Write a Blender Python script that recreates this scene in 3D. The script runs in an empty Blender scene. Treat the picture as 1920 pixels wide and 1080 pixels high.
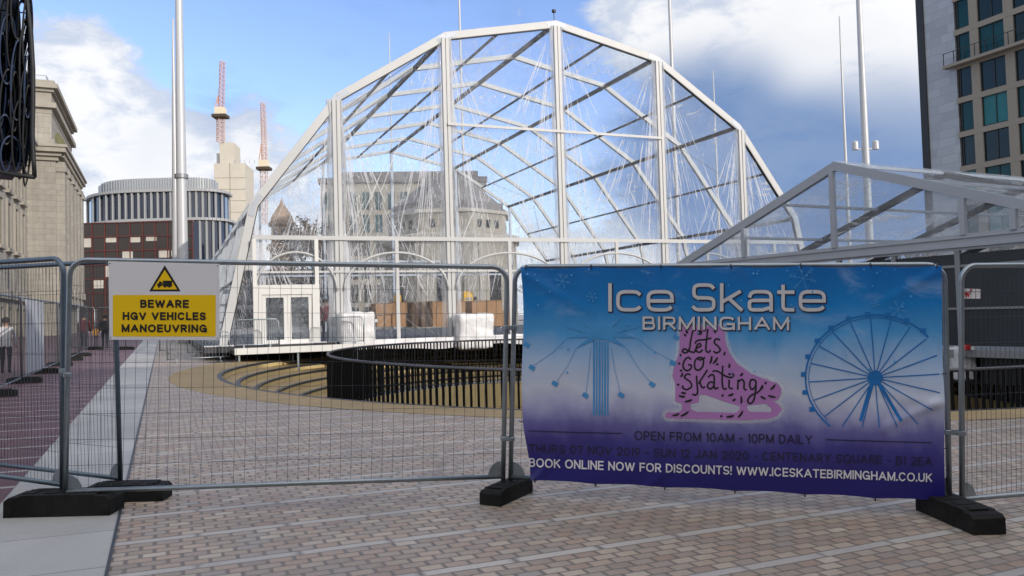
import bpy, bmesh, math, random
from mathutils import Vector, Matrix, noise
from mathutils.geometry import tessellate_polygon

V = Vector
R = math.radians
random.seed(7)
scene = bpy.context.scene
col = scene.collection

# ------------------------------------------------------------------ camera
FPX = 1450.0                      # focal length in pixels of the 1920 wide photograph
CAM = V((0, 0, 1.56))
pitch = math.atan(50 / FPX)
roll = R(1.65)
fwd = V((0, math.cos(pitch), math.sin(pitch)))
r0 = V((1, 0, 0))
u0 = V((0, -math.sin(pitch), math.cos(pitch)))
rgt = r0 * math.cos(roll) - u0 * math.sin(roll)
upv = r0 * math.sin(roll) + u0 * math.cos(roll)
cd = bpy.data.cameras.new('camera')
cam = bpy.data.objects.new('camera', cd)
col.objects.link(cam)
cam.matrix_world = Matrix(((rgt.x, upv.x, -fwd.x, CAM.x), (rgt.y, upv.y, -fwd.y, CAM.y),
                           (rgt.z, upv.z, -fwd.z, CAM.z), (0, 0, 0, 1)))
cd.sensor_width = 36
cd.lens = FPX / 1920 * 36
cd.clip_end = 8000
cd.clip_start = 0.05
scene.camera = cam

# ------------------------------------------------------------------ light
SUN_AZ = math.atan2(0.77, -0.64)     # clockwise from +Y
SUN_EL = R(19)
sdir = V((math.sin(SUN_AZ) * math.cos(SUN_EL), math.cos(SUN_AZ) * math.cos(SUN_EL), math.sin(SUN_EL)))
sl = bpy.data.lights.new('sun', 'SUN')
sl.energy = 2.9
sl.angle = R(0.5)
sl.color = (1.0, 0.92, 0.82)
so = bpy.data.objects.new('sun', sl)
so.rotation_euler = (-sdir).to_track_quat('-Z', 'Y').to_euler()
so.location = (20, -20, 60)
col.objects.link(so)
scene.view_settings.view_transform = 'Standard'
scene.view_settings.look = 'None'
scene.view_settings.exposure = 0.16
scene.view_settings.gamma = 1.0
scene.cycles.transparent_max_bounces = 48
scene.cycles.max_bounces = 10


def pray(px, py):
    return fwd + rgt * ((px - 960) / FPX) + upv * ((540 - py) / FPX)


def P(px, py, d):
    return CAM + pray(px, py) * d


def gz(x):
    return -0.021 * max(-40, min(40, x))


def G(px, py, h=0.0):
    d = pray(px, py)
    t = (h - CAM.z - 0.021 * CAM.x) / (d.z + 0.021 * d.x)
    return CAM + d * t


def hit(px, py, o, n):
    d = pray(px, py)
    return CAM + d * ((o - CAM).dot(n) / d.dot(n))


# world sky: Nishita daylight plus cloud cover laid out by direction
W = bpy.data.worlds.new('World')
scene.world = W
W.use_nodes = True
nt = W.node_tree
nt.nodes.clear()


class NB:
    """small node builder"""

    def __init__(s, tree):
        s.t = tree

    def n(s, kind, **kw):
        nd = s.t.nodes.new(kind)
        for k, v in kw.items():
            setattr(nd, k, v)
        return nd

    def put(s, sock, v):
        if hasattr(v, 'is_linked') or isinstance(v, bpy.types.NodeSocket):
            s.t.links.new(v, sock)
        else:
            sock.default_value = v

    def m(s, op, a, b=None, c=None, clamp=False):
        nd = s.n('ShaderNodeMath', operation=op, use_clamp=clamp)
        for i, v in enumerate((a, b, c)):
            if v is not None:
                s.put(nd.inputs[i], v)
        return nd.outputs[0]

    def vm(s, op, a, b=None, out=0):
        nd = s.n('ShaderNodeVectorMath', operation=op)
        s.put(nd.inputs[0], a)
        if b is not None:
            s.put(nd.inputs[1], b)
        return nd.outputs[out]

    def mix(s, f, a, b, blend='MIX'):
        nd = s.n('ShaderNodeMix', data_type='RGBA', blend_type=blend)
        s.put(nd.inputs[0], f)
        s.put(nd.inputs[6], a)
        s.put(nd.inputs[7], b)
        return nd.outputs[2]

    def smooth(s, v, lo, hi, a=0.0, b=1.0):
        nd = s.n('ShaderNodeMapRange', interpolation_type='SMOOTHSTEP')
        s.put(nd.inputs[0], v)
        nd.inputs[1].default_value = lo
        nd.inputs[2].default_value = hi
        nd.inputs[3].default_value = a
        nd.inputs[4].default_value = b
        return nd.outputs[0]

    def noise(s, vec, scale, detail=4, rough=0.55, dist=0.0):
        nd = s.n('ShaderNodeTexNoise')
        s.put(nd.inputs['Vector'], vec)
        nd.inputs['Scale'].default_value = scale
        nd.inputs['Detail'].default_value = detail
        nd.inputs['Roughness'].default_value = rough
        nd.inputs['Distortion'].default_value = dist
        return nd.outputs[0]


def c4(c):
    return (c[0], c[1], c[2], 1.0)


b = NB(nt)
sky = b.n('ShaderNodeTexSky', sky_type='NISHITA', sun_disc=False)
sky.sun_elevation = SUN_EL
sky.sun_rotation = SUN_AZ
sky.air_density = 1.0
sky.dust_density = 0.6
sky.ozone_density = 2.0
tc = b.n('ShaderNodeTexCoord')
D = tc.outputs['Generated']
warp = b.noise(D, 3.0, 5, 0.6)
warpv = b.n('ShaderNodeCombineXYZ')
b.put(warpv.inputs[0], warp)
b.put(warpv.inputs[1], warp)
b.put(warpv.inputs[2], warp)
sq = b.vm('MULTIPLY', D, (1.0, 1.0, 2.2))
n_big = b.noise(sq, 5.0, 8, 0.60, 0.25)
n_fine = b.noise(sq, 13.0, 8, 0.62, 0.35)
cov = b.m('ADD', b.m('MULTIPLY', n_big, 0.62), b.m('ADD', b.m('MULTIPLY', n_fine, 0.50), -0.06))


def blob(px, py, rad, amp):
    v = pray(px, py).normalized()
    d = b.vm('DOT_PRODUCT', D, tuple(v), out=1)
    return b.m('MULTIPLY', b.smooth(d, math.cos(rad / FPX), 1.0), amp)


sep = b.n('ShaderNodeSeparateXYZ')
b.put(sep.inputs[0], D)
# unseen broken cloud added behind the viewer and overhead to whiten ambient light
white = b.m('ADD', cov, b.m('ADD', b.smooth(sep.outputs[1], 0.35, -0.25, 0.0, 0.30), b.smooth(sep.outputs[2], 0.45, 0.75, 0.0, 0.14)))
for (px, py, rad, amp) in [(215, 115, 120, .24), (110, 105, 110, .18), (110, 300, 270, .28), (300, 310, 190, .15), (520, 200, 110, .10),
                           (460, 105, 95, .20), (560, 240, 150, .15), (560, 5, 110, .16), (700, 15, 90, .12), (520, 420, 260, .34),
                           (1560, 0, 480, .36), (1340, 0, 280, .20), (1720, 150, 260, .22), (1330, 440, 220, .32), (1100, 480, 240, .2), (1010, 20, 200, .10),
                           (560, 120, 230, -.14), (250, 20, 200, -.16), (780, 160, 330, -.20), (470, 20, 200, -.10), (1150, 220, 330, -.14), (600, 330, 150, -.1)]:
    white = b.m('ADD', white, blob(px, py, rad, amp))
mask = b.smooth(white, 0.575, 0.715)
dark = cov
for (px, py, rad, amp) in [(1500, 330, 420, .42), (1330, 300, 280, .26), (1700, 330, 260, .30), (420, 280, 200, .22), (200, 330, 160, .14)]:
    dark = b.m('ADD', dark, blob(px, py, rad, amp))
dmask = b.smooth(dark, 0.52, 1.02)
hor = b.smooth(sep.outputs[2], 0.0, 0.30, 0.55, 0.0)          # pale haze low in the sky
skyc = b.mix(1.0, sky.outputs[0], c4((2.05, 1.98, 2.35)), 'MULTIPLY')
skyc = b.mix(hor, skyc, c4((7.6, 8.1, 8.7)))
inner = b.smooth(b.m('ADD', white, b.m('MULTIPLY', b.m('SUBTRACT', n_fine, 0.5), 0.8)), 0.62, 1.0)
cloudc = b.mix(inner, c4((5.6, 6.2, 7.3)), c4((9.2, 9.1, 9.0)))
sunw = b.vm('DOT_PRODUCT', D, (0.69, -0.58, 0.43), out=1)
cloudc = b.mix(b.smooth(sunw, -0.2, 0.75), cloudc, c4((15.0, 14.6, 14.2)))  # cloud towards the sun brightened to lift the foreground light
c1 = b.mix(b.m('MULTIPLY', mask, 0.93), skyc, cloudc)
darkc = b.mix(n_big, c4((0.7, 1.8, 4.3)), c4((2.0, 3.1, 5.2)))
c2 = b.mix(b.m('MULTIPLY', dmask, b.smooth(b.m('SUBTRACT', white, dark), -0.25, 0.22, 0.9, 0.12)), c1, darkc)
below = b.smooth(sep.outputs[2], -0.06, 0.0)
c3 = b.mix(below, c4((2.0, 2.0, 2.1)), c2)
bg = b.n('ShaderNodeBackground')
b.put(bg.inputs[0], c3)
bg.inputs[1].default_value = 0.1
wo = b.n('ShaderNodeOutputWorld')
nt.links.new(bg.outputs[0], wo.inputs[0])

# ------------------------------------------------------------------ materials
MATS = {}


def newmat(name):
    m = bpy.data.materials.new(name)
    m.use_nodes = True
    m.node_tree.nodes.clear()
    nb = NB(m.node_tree)
    out = nb.n('ShaderNodeOutputMaterial')
    MATS[name] = m
    return m, nb, out


def pbsdf(nb, out, colr, rough=0.6, metal=0.0, bump=None, bstr=0.2, bdist=0.01, spec=0.5):
    p = nb.n('ShaderNodeBsdfPrincipled')
    nb.put(p.inputs['Base Color'], colr)
    nb.put(p.inputs['Roughness'], rough)
    nb.put(p.inputs['Metallic'], metal)
    nb.put(p.inputs['Specular IOR Level'], spec)
    if bump is not None:
        bm = nb.n('ShaderNodeBump')
        bm.inputs['Strength'].default_value = bstr
        bm.inputs['Distance'].default_value = bdist
        nb.put(bm.inputs['Height'], bump)
        nb.t.links.new(bm.outputs[0], p.inputs['Normal'])
    nb.t.links.new(p.outputs[0], out.inputs[0])
    return p


def pm(name, colr, rough=0.6, metal=0.0, ns=8.0, amt=0.18, bstr=0.15, bdist=0.01, spec=0.5, stretch=(1, 1, 1)):
    m, nb, out = newmat(name)
    t = nb.n('ShaderNodeTexCoord')
    vec = nb.vm('MULTIPLY', t.outputs['Object'], stretch)
    f = nb.noise(vec, ns, 6, 0.6)
    g = nb.noise(vec, ns * 0.17, 4, 0.5)
    k = nb.m('ADD', nb.m('MULTIPLY', nb.m('SUBTRACT', f, 0.5), 2.2 * amt), nb.m('MULTIPLY', nb.m('SUBTRACT', g, 0.5), 2.2 * amt))
    k = nb.m('ADD', k, 1.0)
    cc = nb.vm('SCALE', tuple(colr))
    cc.node.inputs[3].default_value = 1
    nb.put(cc.node.inputs[3], k)
    rr = nb.m('ADD', rough, nb.m('MULTIPLY', nb.m('SUBTRACT', f, 0.5), 0.2), clamp=True)
    pbsdf(nb, out, cc, rr, metal, f, bstr, bdist, spec)
    return m


pm('galvanised', (0.30, 0.34, 0.37), 0.42, 0.85, 18, 0.18, 0.08, 0.002)
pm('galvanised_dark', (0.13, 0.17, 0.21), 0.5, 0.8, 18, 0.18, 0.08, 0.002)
pm('wire', (0.06, 0.07, 0.08), 0.5, 0.5, 12, 0.2)
pm('rubber', (0.013, 0.013, 0.013), 0.8, 0, 14, 0.8, 0.6, 0.008, 0.2)
pm('sign_white', (0.80, 0.80, 0.83), 0.4, 0, 6, 0.03, 0.02)
pm('sign_yellow', (0.95, 0.62, 0.004), 0.4, 0, 6, 0.04, 0.02)
pm('print_black', (0.012, 0.012, 0.014), 0.5, 0, 10, 0.1, 0.02)
pm('print_dark', (0.020, 0.014, 0.045), 0.5, 0, 40, 0.25, 0.02)
pm('print_white', (0.72, 0.70, 0.74), 0.45, 0, 25, 0.06, 0.02)
pm('print_silver', (0.60, 0.61, 0.64), 0.4, 0, 25, 0.12, 0.02)
pm('print_purple', (0.44, 0.20, 0.50), 0.45, 0, 12, 0.06, 0.02)
m, nb, out = newmat('print_glow')
_p = pbsdf(nb, out, c4((0.88, 0.88, 0.93)), 0.45)
_t = nb.n('ShaderNodeBsdfTransparent')
_m = nb.n('ShaderNodeMixShader')
_m.inputs[0].default_value = 0.13
nb.t.links.new(_t.outputs[0], _m.inputs[1])
nb.t.links.new(_p.outputs[0], _m.inputs[2])
nb.t.links.new(_m.outputs[0], out.inputs[0])
pm('print_ride', (0.06, 0.29, 0.62), 0.45, 0, 8, 0.2, 0.02)
pm('print_blue', (0.008, 0.16, 0.48), 0.45, 0, 8, 0.12, 0.02)
pm('print_pale', (0.08, 0.34, 0.70), 0.45, 0, 8, 0.1, 0.02)
pm('print_red', (0.55, 0.02, 0.03), 0.45, 0, 8, 0.1, 0.02)
pm('aluminium', (0.44, 0.445, 0.45), 0.5, 0.0, 3, 0.06, 0.03)
pm('aluminium_grey', (0.34, 0.37, 0.42), 0.5, 0.2, 3, 0.08, 0.03)
pm('purlin_dark', (0.016, 0.017, 0.020), 0.5, 0.3, 3, 0.1)  # backlit darkness of the purlins put into the colour
pm('white_pvc', (0.63, 0.63, 0.66), 0.45, 0, 3, 0.06, 0.35, 0.03)
pm('wrap_white', (0.62, 0.62, 0.64), 0.38, 0, 3.2, 0.08, 0.45, 0.06)
pm('door_white', (0.60, 0.60, 0.59), 0.4, 0, 5, 0.04)
pm('black_steel', (0.008, 0.008, 0.009), 0.45, 0.3, 8, 0.3, spec=0.3)
pm('rail_grey', (0.10, 0.10, 0.11), 0.5, 0.6, 8, 0.2)
pm('deck_dark', (0.05, 0.05, 0.055), 0.7, 0, 2, 0.3)
pm('cardboard', (0.33, 0.18, 0.085), 0.8, 0, 5, 0.12)
pm('cardboard_dark', (0.13, 0.075, 0.045), 0.8, 0, 5, 0.2)  # darker brown for one stack and the tape strips
pm('box_yellow', (0.75, 0.42, 0.01), 0.5)
pm('hivis_orange', (0.75, 0.22, 0.02), 0.7)
pm('stone_trim', (0.28, 0.26, 0.225), 0.85, 0, 1.2, 0.2, 0.3, 0.03)  # plain stone for cornices, courses and window surrounds
pm('stone_roof', (0.11, 0.105, 0.11), 0.85, 0, 1.0, 0.25, 0.3, 0.05)
pm('stone_weathered', (0.235, 0.215, 0.18), 0.85, 0, 0.8, 0.25, 0.3, 0.05)
pm('olive_stone', (0.20, 0.19, 0.075), 0.9, 0, 2, 0.3)  # olive tone, darker than the attic stone around it
pm('brown_stone', (0.24, 0.17, 0.12), 0.9, 0, 1.5, 0.4, 0.4, 0.1)
pm('concrete', (0.46, 0.43, 0.375), 0.8, 0, 0.35, 0.12, 0.1)
pm('parapet_metal', (0.38, 0.39, 0.39), 0.5, 0.2, 0.4, 0.12)
pm('fin_white', (0.30, 0.31, 0.325), 0.6, 0, 1, 0.06)
pm('maroon_frame', (0.10, 0.018, 0.014), 0.6, 0, 2, 0.2)
pm('dark_panel', (0.020, 0.013, 0.012), 0.25, 0, 0.5, 0.5)
pm('blind_pale', (0.42, 0.40, 0.36), 0.7, 0, 2, 0.2)
pm('crane_red', (0.56, 0.34, 0.25), 0.6, 0, 2, 0.1)
pm('crane_white', (0.62, 0.55, 0.42), 0.6, 0, 2, 0.1)
pm('mast_white', (0.42, 0.43, 0.45), 0.4, 0.1, 1, 0.06)
pm('mast_grey', (0.22, 0.23, 0.25), 0.45, 0.3, 4, 0.1)
pm('tower_beige', (0.21, 0.195, 0.172), 0.8, 0, 0.6, 0.08, 0.15, 0.02)
pm('edge_black', (0.006, 0.006, 0.008), 0.5, 0, 2, 0.2)
pm('library_blue', (0.016, 0.032, 0.075), 0.55, 0.2, 5, 0.3)
pm('library_black', (0.006, 0.007, 0.010), 0.6, 0.1, 5, 0.3)
pm('leaf_brown', (0.085, 0.060, 0.040), 0.9, 0, 3, 0.4)
pm('bark', (0.055, 0.042, 0.032), 0.9, 0, 6, 0.3)
pm('skin', (0.42, 0.25, 0.18), 0.6)
pm('hair_dark', (0.02, 0.015, 0.012), 0.7)
pm('coat_maroon', (0.10, 0.012, 0.020), 0.85)
pm('coat_dark', (0.018, 0.018, 0.022), 0.85)
pm('coat_yellow', (0.62, 0.28, 0.01), 0.85)
pm('coat_pale', (0.55, 0.55, 0.58), 0.85)
pm('trousers_dark', (0.020, 0.020, 0.028), 0.85)
pm('hoarding_grey', (0.40, 0.42, 0.47), 0.6, 0, 3, 0.06)
pm('hall_wall', (0.40, 0.38, 0.34), 0.8, 0, 0.5, 0.15)
pm('plastic_red', (0.45, 0.02, 0.02), 0.5)


m, nb, out = newmat('stone_cream')
_t = nb.n('ShaderNodeTexCoord')
_o = _t.outputs['Object']
_s = nb.n('ShaderNodeSeparateXYZ')
nb.put(_s.inputs[0], _o)
_r = nb.m('DIVIDE', _s.outputs[2], 0.55)
_ri = nb.m('FLOOR', _r)
_u = nb.m('ADD', nb.m('DIVIDE', nb.m('ADD', _s.outputs[0], _s.outputs[1]), 1.3), nb.m('MULTIPLY', _ri, 0.5))
_ui = nb.m('FLOOR', _u)
_cx = nb.n('ShaderNodeCombineXYZ')
nb.put(_cx.inputs[0], _ui)
nb.put(_cx.inputs[1], _ri)
_w = nb.n('ShaderNodeTexWhiteNoise', noise_dimensions='2D')
nb.t.links.new(_cx.outputs[0], _w.inputs['Vector'])
_j = nb.m('MULTIPLY', nb.smooth(nb.m('SUBTRACT', _r, _ri), 0.02, 0.09), nb.smooth(nb.m('SUBTRACT', _u, _ui), 0.01, 0.04))
_streak = nb.noise(nb.vm('MULTIPLY', _o, (1.0, 1.0, 0.12)), 0.9, 5, 0.65)
_g = nb.noise(_o, 3.0, 5, 0.6)
_k = nb.m('ADD', 0.42, nb.m('ADD', nb.m('MULTIPLY', _w.outputs[0], 0.14), nb.m('ADD', nb.m('MULTIPLY', _streak, 0.65), nb.m('MULTIPLY', _g, 0.3))))
_c = nb.vm('SCALE', (0.30, 0.283, 0.252))
nb.put(_c.node.inputs[3], _k)
pbsdf(nb, out, nb.mix(nb.m('MULTIPLY', nb.m('SUBTRACT', 1.0, _j), 0.55), _c, c4((0.16, 0.14, 0.11))), 0.85, 0, _j, 0.4, 0.02, 0.3)


def glassmat(name, colr, rough=0.04, spec=0.9, var=0.5, ns=0.3):
    m, nb, out = newmat(name)
    t = nb.n('ShaderNodeTexCoord')
    f = nb.noise(t.outputs['Object'], ns, 3, 0.5)
    f2 = nb.noise(t.outputs['Object'], ns * 9, 3, 0.5)
    k = nb.m('ADD', 1 - var, nb.m('MULTIPLY', f, 2 * var))
    cc = nb.vm('SCALE', tuple(colr))
    nb.put(cc.node.inputs[3], k)
    pbsdf(nb, out, cc, rough, 0.0, f2, 0.04, 0.02, spec)
    return m


glassmat('glass_teal', (0.003, 0.040, 0.050), 0.12, 0.22, 0.7)
glassmat('glass_teal_dark', (0.003, 0.016, 0.022), 0.08, 0.3, 0.6)
glassmat('glass_teal_pale', (0.012, 0.105, 0.120), 0.2, 0.25, 0.5)
glassmat('glass_navy', (0.012, 0.022, 0.050), 0.05, 0.7, 0.8)
glassmat('glass_dark', (0.012, 0.013, 0.016), 0.06, 0.6, 0.5)
glassmat('glass_tent', (0.032, 0.038, 0.047), 0.25, 0.2, 0.6, 0.6)


def filmmat(name, haze, streak_amt, gloss, radial, tint=(0.95, 0.97, 0.98)):
    """clear PVC: see-through sheet with crease glints and haze painted in white"""
    m, nb, out = newmat(name)
    t = nb.n('ShaderNodeTexCoord')
    sx = nb.n('ShaderNodeSeparateXYZ')
    nb.put(sx.inputs[0], t.outputs['UV'])
    u, v = sx.outputs[0], sx.outputs[1]
    if radial:
        # creases fan out from the foot of the nearest post
        ang = nb.m('ARCTAN2', nb.m('ADD', u, 0.05), nb.m('ADD', v, 0.8))
        rad = nb.m('SQRT', nb.m('ADD', nb.m('MULTIPLY', u, u), nb.m('MULTIPLY', v, v)))
        cx = nb.n('ShaderNodeCombineXYZ')
        nb.put(cx.inputs[0], nb.m('MULTIPLY', ang, 60.0))
        nb.put(cx.inputs[1], nb.m('MULTIPLY', rad, 0.55))
        nb.put(cx.inputs[2], nb.noise(t.outputs['Object'], 0.12, 1))
        f = nb.noise(cx.outputs[0], 1.6, 4, 0.62)
        near = nb.smooth(u, 0.0, 2.8, 1.0, 0.10)
        low = nb.smooth(v, 2.0, 11.0, 1.0, 0.22)
        fall = nb.m('MULTIPLY', nb.m('MULTIPLY', near, low), nb.smooth(nb.noise(t.outputs['Object'], 0.3, 2), 0.35, 0.6, 0.35, 1.0))
    else:
        cx = nb.n('ShaderNodeCombineXYZ')
        nb.put(cx.inputs[0], nb.m('MULTIPLY', u, 0.5))
        nb.put(cx.inputs[1], nb.m('MULTIPLY', v, 2.2))
        f = nb.noise(cx.outputs[0], 1.8, 6, 0.68, 0.8)
        fall = nb.smooth(nb.noise(t.outputs['UV'], 0.22, 2), 0.42, 0.62)
    crv = nb.vm('MULTIPLY', t.outputs['Object'], (1.6, 1.6, 0.8))
    crinkle = nb.noise(crv, 3.4, 7, 0.72, 1.6)
    sxo = nb.n('ShaderNodeSeparateXYZ')
    nb.put(sxo.inputs[0], t.outputs['Object'])
    leftm = nb.smooth(sxo.outputs[0], -9.0, 2.0, 0.20, 0.0)
    blot = nb.smooth(nb.m('ADD', nb.noise(t.outputs['Object'], 0.22, 2), leftm), 0.48, 0.68)
    hi = nb.smooth(f, 0.555, 0.63)
    hi2 = nb.m('MULTIPLY', nb.smooth(crinkle, 0.57, 0.68), nb.m('MULTIPLY', blot, 0.85))  # white crinkles paint glitter and reflection, strongest in the left bays
    st = nb.m('MULTIPLY', nb.m('ADD', nb.m('MULTIPLY', hi, fall), hi2), streak_amt, clamp=True)
    bm = nb.n('ShaderNodeBump')
    bm.inputs['Strength'].default_value = 0.9
    bm.inputs['Distance'].default_value = 0.25
    nb.put(bm.inputs['Height'], nb.m('ADD', nb.m('MULTIPLY', f, fall), nb.m('MULTIPLY', crinkle, 0.35)))
    tr = nb.n('ShaderNodeBsdfTransparent')
    tr.inputs[0].default_value = c4(tint)
    gl = nb.n('ShaderNodeBsdfGlossy')
    gl.inputs['Roughness'].default_value = 0.12
    gl.inputs['Color'].default_value = (1, 1, 1, 1)
    nb.t.links.new(bm.outputs[0], gl.inputs['Normal'])
    df = nb.n('ShaderNodeBsdfDiffuse')
    df.inputs[0].default_value = (0.85, 0.86, 0.88, 1)
    nb.t.links.new(bm.outputs[0], df.inputs['Normal'])
    tl = nb.n('ShaderNodeBsdfTranslucent')
    tl.inputs[0].default_value = (0.85, 0.86, 0.88, 1)
    dm = nb.n('ShaderNodeMixShader')
    dm.inputs[0].default_value = 0.5
    nb.t.links.new(df.outputs[0], dm.inputs[1])
    nb.t.links.new(tl.outputs[0], dm.inputs[2])
    m1 = nb.n('ShaderNodeMixShader')
    broad = nb.m('MULTIPLY', nb.smooth(nb.noise(nb.vm('MULTIPLY', t.outputs['Object'], (1.0, 1.0, 0.45)), 0.55, 3, 0.5, 0.8), 0.46, 0.74), nb.m('ADD', haze * 3 + 0.03, nb.m('MULTIPLY', leftm, 0.9)))
    nb.put(m1.inputs[0], nb.m('ADD', nb.m('ADD', haze, broad), st, clamp=True))
    nb.t.links.new(tr.outputs[0], m1.inputs[1])
    nb.t.links.new(dm.outputs[0], m1.inputs[2])
    lw = nb.n('ShaderNodeLayerWeight')
    lw.inputs[0].default_value = 0.25
    m2 = nb.n('ShaderNodeMixShader')
    nb.put(m2.inputs[0], nb.m('ADD', gloss, nb.m('MULTIPLY', lw.outputs[0], 0.10), clamp=True))
    nb.t.links.new(m1.outputs[0], m2.inputs[1])
    nb.t.links.new(gl.outputs[0], m2.inputs[2])
    nb.t.links.new(m2.outputs[0], out.inputs[0])
    return m


filmmat('film_gable', 0.006, 0.85, 0.035, True, (0.94, 0.965, 0.99))
filmmat('film_roof', 0.008, 0.75, 0.015, False, (0.90, 0.94, 0.99))
filmmat('film_drape', 0.38, 0.6, 0.05, False)
filmmat('film_marquee', 0.10, 0.6, 0.08, False, (0.88, 0.93, 0.98))
m, nb, out = newmat('film_crease')  # white ribbons along the creases, their glint put into the colour
_a = nb.n('ShaderNodeBsdfTransparent')
_d = nb.n('ShaderNodeBsdfDiffuse')
_d.inputs[0].default_value = (0.9, 0.9, 0.92, 1)
_l = nb.n('ShaderNodeBsdfTranslucent')
_l.inputs[0].default_value = (0.9, 0.9, 0.92, 1)
_x = nb.n('ShaderNodeMixShader')
nb.t.links.new(_d.outputs[0], _x.inputs[1])
nb.t.links.new(_l.outputs[0], _x.inputs[2])
_y = nb.n('ShaderNodeMixShader')
_tc = nb.n('ShaderNodeTexCoord')
nb.put(_y.inputs[0], nb.m('ADD', 0.25, nb.m('MULTIPLY', nb.noise(_tc.outputs['Object'], 3.0, 3), 0.8), clamp=True))
nb.t.links.new(_a.outputs[0], _y.inputs[1])
nb.t.links.new(_x.outputs[0], _y.inputs[2])
nb.t.links.new(_y.outputs[0], out.inputs[0])
filmmat('door_glass', 0.0, 0.0, 0.05, False, (0.75, 0.78, 0.8))

STREET = R(24.3)
AX = V((-math.sin(STREET), math.cos(STREET), 0))     # along the street, away from the viewer
CX = V((math.cos(STREET), math.sin(STREET), 0))      # across it


def streetcoords(nb):
    t = nb.n('ShaderNodeTexCoord')
    o = t.outputs['Object']
    return o, nb.vm('DOT_PRODUCT', o, tuple(CX), out=1), nb.vm('DOT_PRODUCT', o, tuple(AX), out=1)


def rand2(nb, a, c):
    cx = nb.n('ShaderNodeCombineXYZ')
    nb.put(cx.inputs[0], a)
    nb.put(cx.inputs[1], c)
    w = nb.n('ShaderNodeTexWhiteNoise', noise_dimensions='2D')
    nb.t.links.new(cx.outputs[0], w.inputs['Vector'])
    return w.outputs[0], w.outputs[1]


def ramp(nb, f, stops, interp='LINEAR'):
    nd = nb.n('ShaderNodeValToRGB')
    nd.color_ramp.interpolation = interp
    els = nd.color_ramp.elements
    while len(els) < len(stops):
        els.new(0.5)
    for e, (p, c) in zip(els, stops):
        e.position = p
        e.color = c4(c)
    nb.put(nd.inputs[0], f)
    return nd.outputs[0]


# setts with paler courses of long stones every eighth row
m, nb, out = newmat('setts')
o, u, v = streetcoords(nb)
H, PITCH, LONG = 0.094, 0.165, 0.62
wob = nb.noise(o, 1.3, 2)
vv = nb.m('DIVIDE', nb.m('ADD', v, nb.m('MULTIPLY', wob, 0.03)), H)
ri = nb.m('FLOOR', vv)
fv = nb.m('SUBTRACT', vv, ri)
st = nb.m('LESS_THAN', nb.m('FLOORED_MODULO', ri, 8.0), 0.5)
us = nb.m('ADD', nb.m('DIVIDE', u, PITCH), nb.m('MULTIPLY', ri, 0.5))
ul = nb.m('ADD', nb.m('DIVIDE', u, LONG), nb.m('MULTIPLY', ri, 0.37))
uu = nb.m('ADD', nb.m('MULTIPLY', us, nb.m('SUBTRACT', 1.0, st)), nb.m('MULTIPLY', ul, st))
ui = nb.m('FLOOR', uu)
fu = nb.m('SUBTRACT', uu, ui)
r1, rc = rand2(nb, ui, ri)
gapu = nb.m('SUBTRACT', 0.105, nb.m('MULTIPLY', st, 0.085))
jit = nb.m('MULTIPLY', nb.m('SUBTRACT', r1, 0.5), 0.04)
eu = nb.smooth(nb.m('SUBTRACT', fu, nb.m('ADD', gapu, jit)), -0.03, 0.05)
eu2 = nb.smooth(fu, 0.94, 1.0, 1.0, 0.4)
ev = nb.m('MULTIPLY', nb.smooth(fv, 0.03, 0.14), nb.smooth(fv, 0.90, 0.99, 1.0, 0.0))
stone = nb.m('MULTIPLY', nb.m('MULTIPLY', eu, eu2), ev)
cs = ramp(nb, r1, [(0.0, (0.39, 0.335, 0.28)), (0.2, (0.31, 0.27, 0.24)), (0.4, (0.47, 0.415, 0.355)), (0.58, (0.39, 0.305, 0.25)), (0.72, (0.34, 0.325, 0.31)),
                   (0.86, (0.35, 0.265, 0.22)), (1.0, (0.50, 0.46, 0.41))])
cl = ramp(nb, r1, [(0.0, (0.43, 0.43, 0.435)), (1.0, (0.50, 0.49, 0.48))])
cst = nb.vm('MULTIPLY', nb.mix(st, cs, cl), (0.86, 0.815, 0.77))
grain = nb.noise(o, 60, 5, 0.7)
stain = nb.noise(o, 0.35, 5, 0.6)
blot = nb.noise(o, 2.2, 4, 0.6)
gum = nb.n('ShaderNodeTexVoronoi', feature='F1')
nb.put(gum.inputs['Vector'], o)
gum.inputs['Scale'].default_value = 1.7
spots = nb.smooth(gum.outputs['Distance'], 0.030, 0.050, 0.55, 1.0)
drip = nb.smooth(nb.noise(nb.vm('MULTIPLY', o, (0.8, 0.35, 1)), 1.1, 6, 0.65, 1.0), 0.60, 0.74, 1.0, 0.72)
k = nb.m('ADD', 0.16, nb.m('ADD', nb.m('MULTIPLY', grain, 0.55), nb.m('ADD', nb.m('MULTIPLY', stain, 0.75), nb.m('MULTIPLY', blot, 0.35))))
k = nb.m('MULTIPLY', k, nb.m('MULTIPLY', spots, drip))
sc = nb.vm('SCALE', cst)
nb.put(sc.node.inputs[3], k)
gapc = nb.mix(nb.noise(o, 20, 3), c4((0.075, 0.066, 0.060)), c4((0.24, 0.21, 0.185)))
base = nb.mix(stone, gapc, sc)
hgt = nb.m('ADD', stone, nb.m('MULTIPLY', grain, 0.25))
pbsdf(nb, out, base, nb.m('ADD', 0.36, nb.m('MULTIPLY', stain, 0.4)), 0, hgt, 0.6, 0.012, 0.45)

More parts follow.
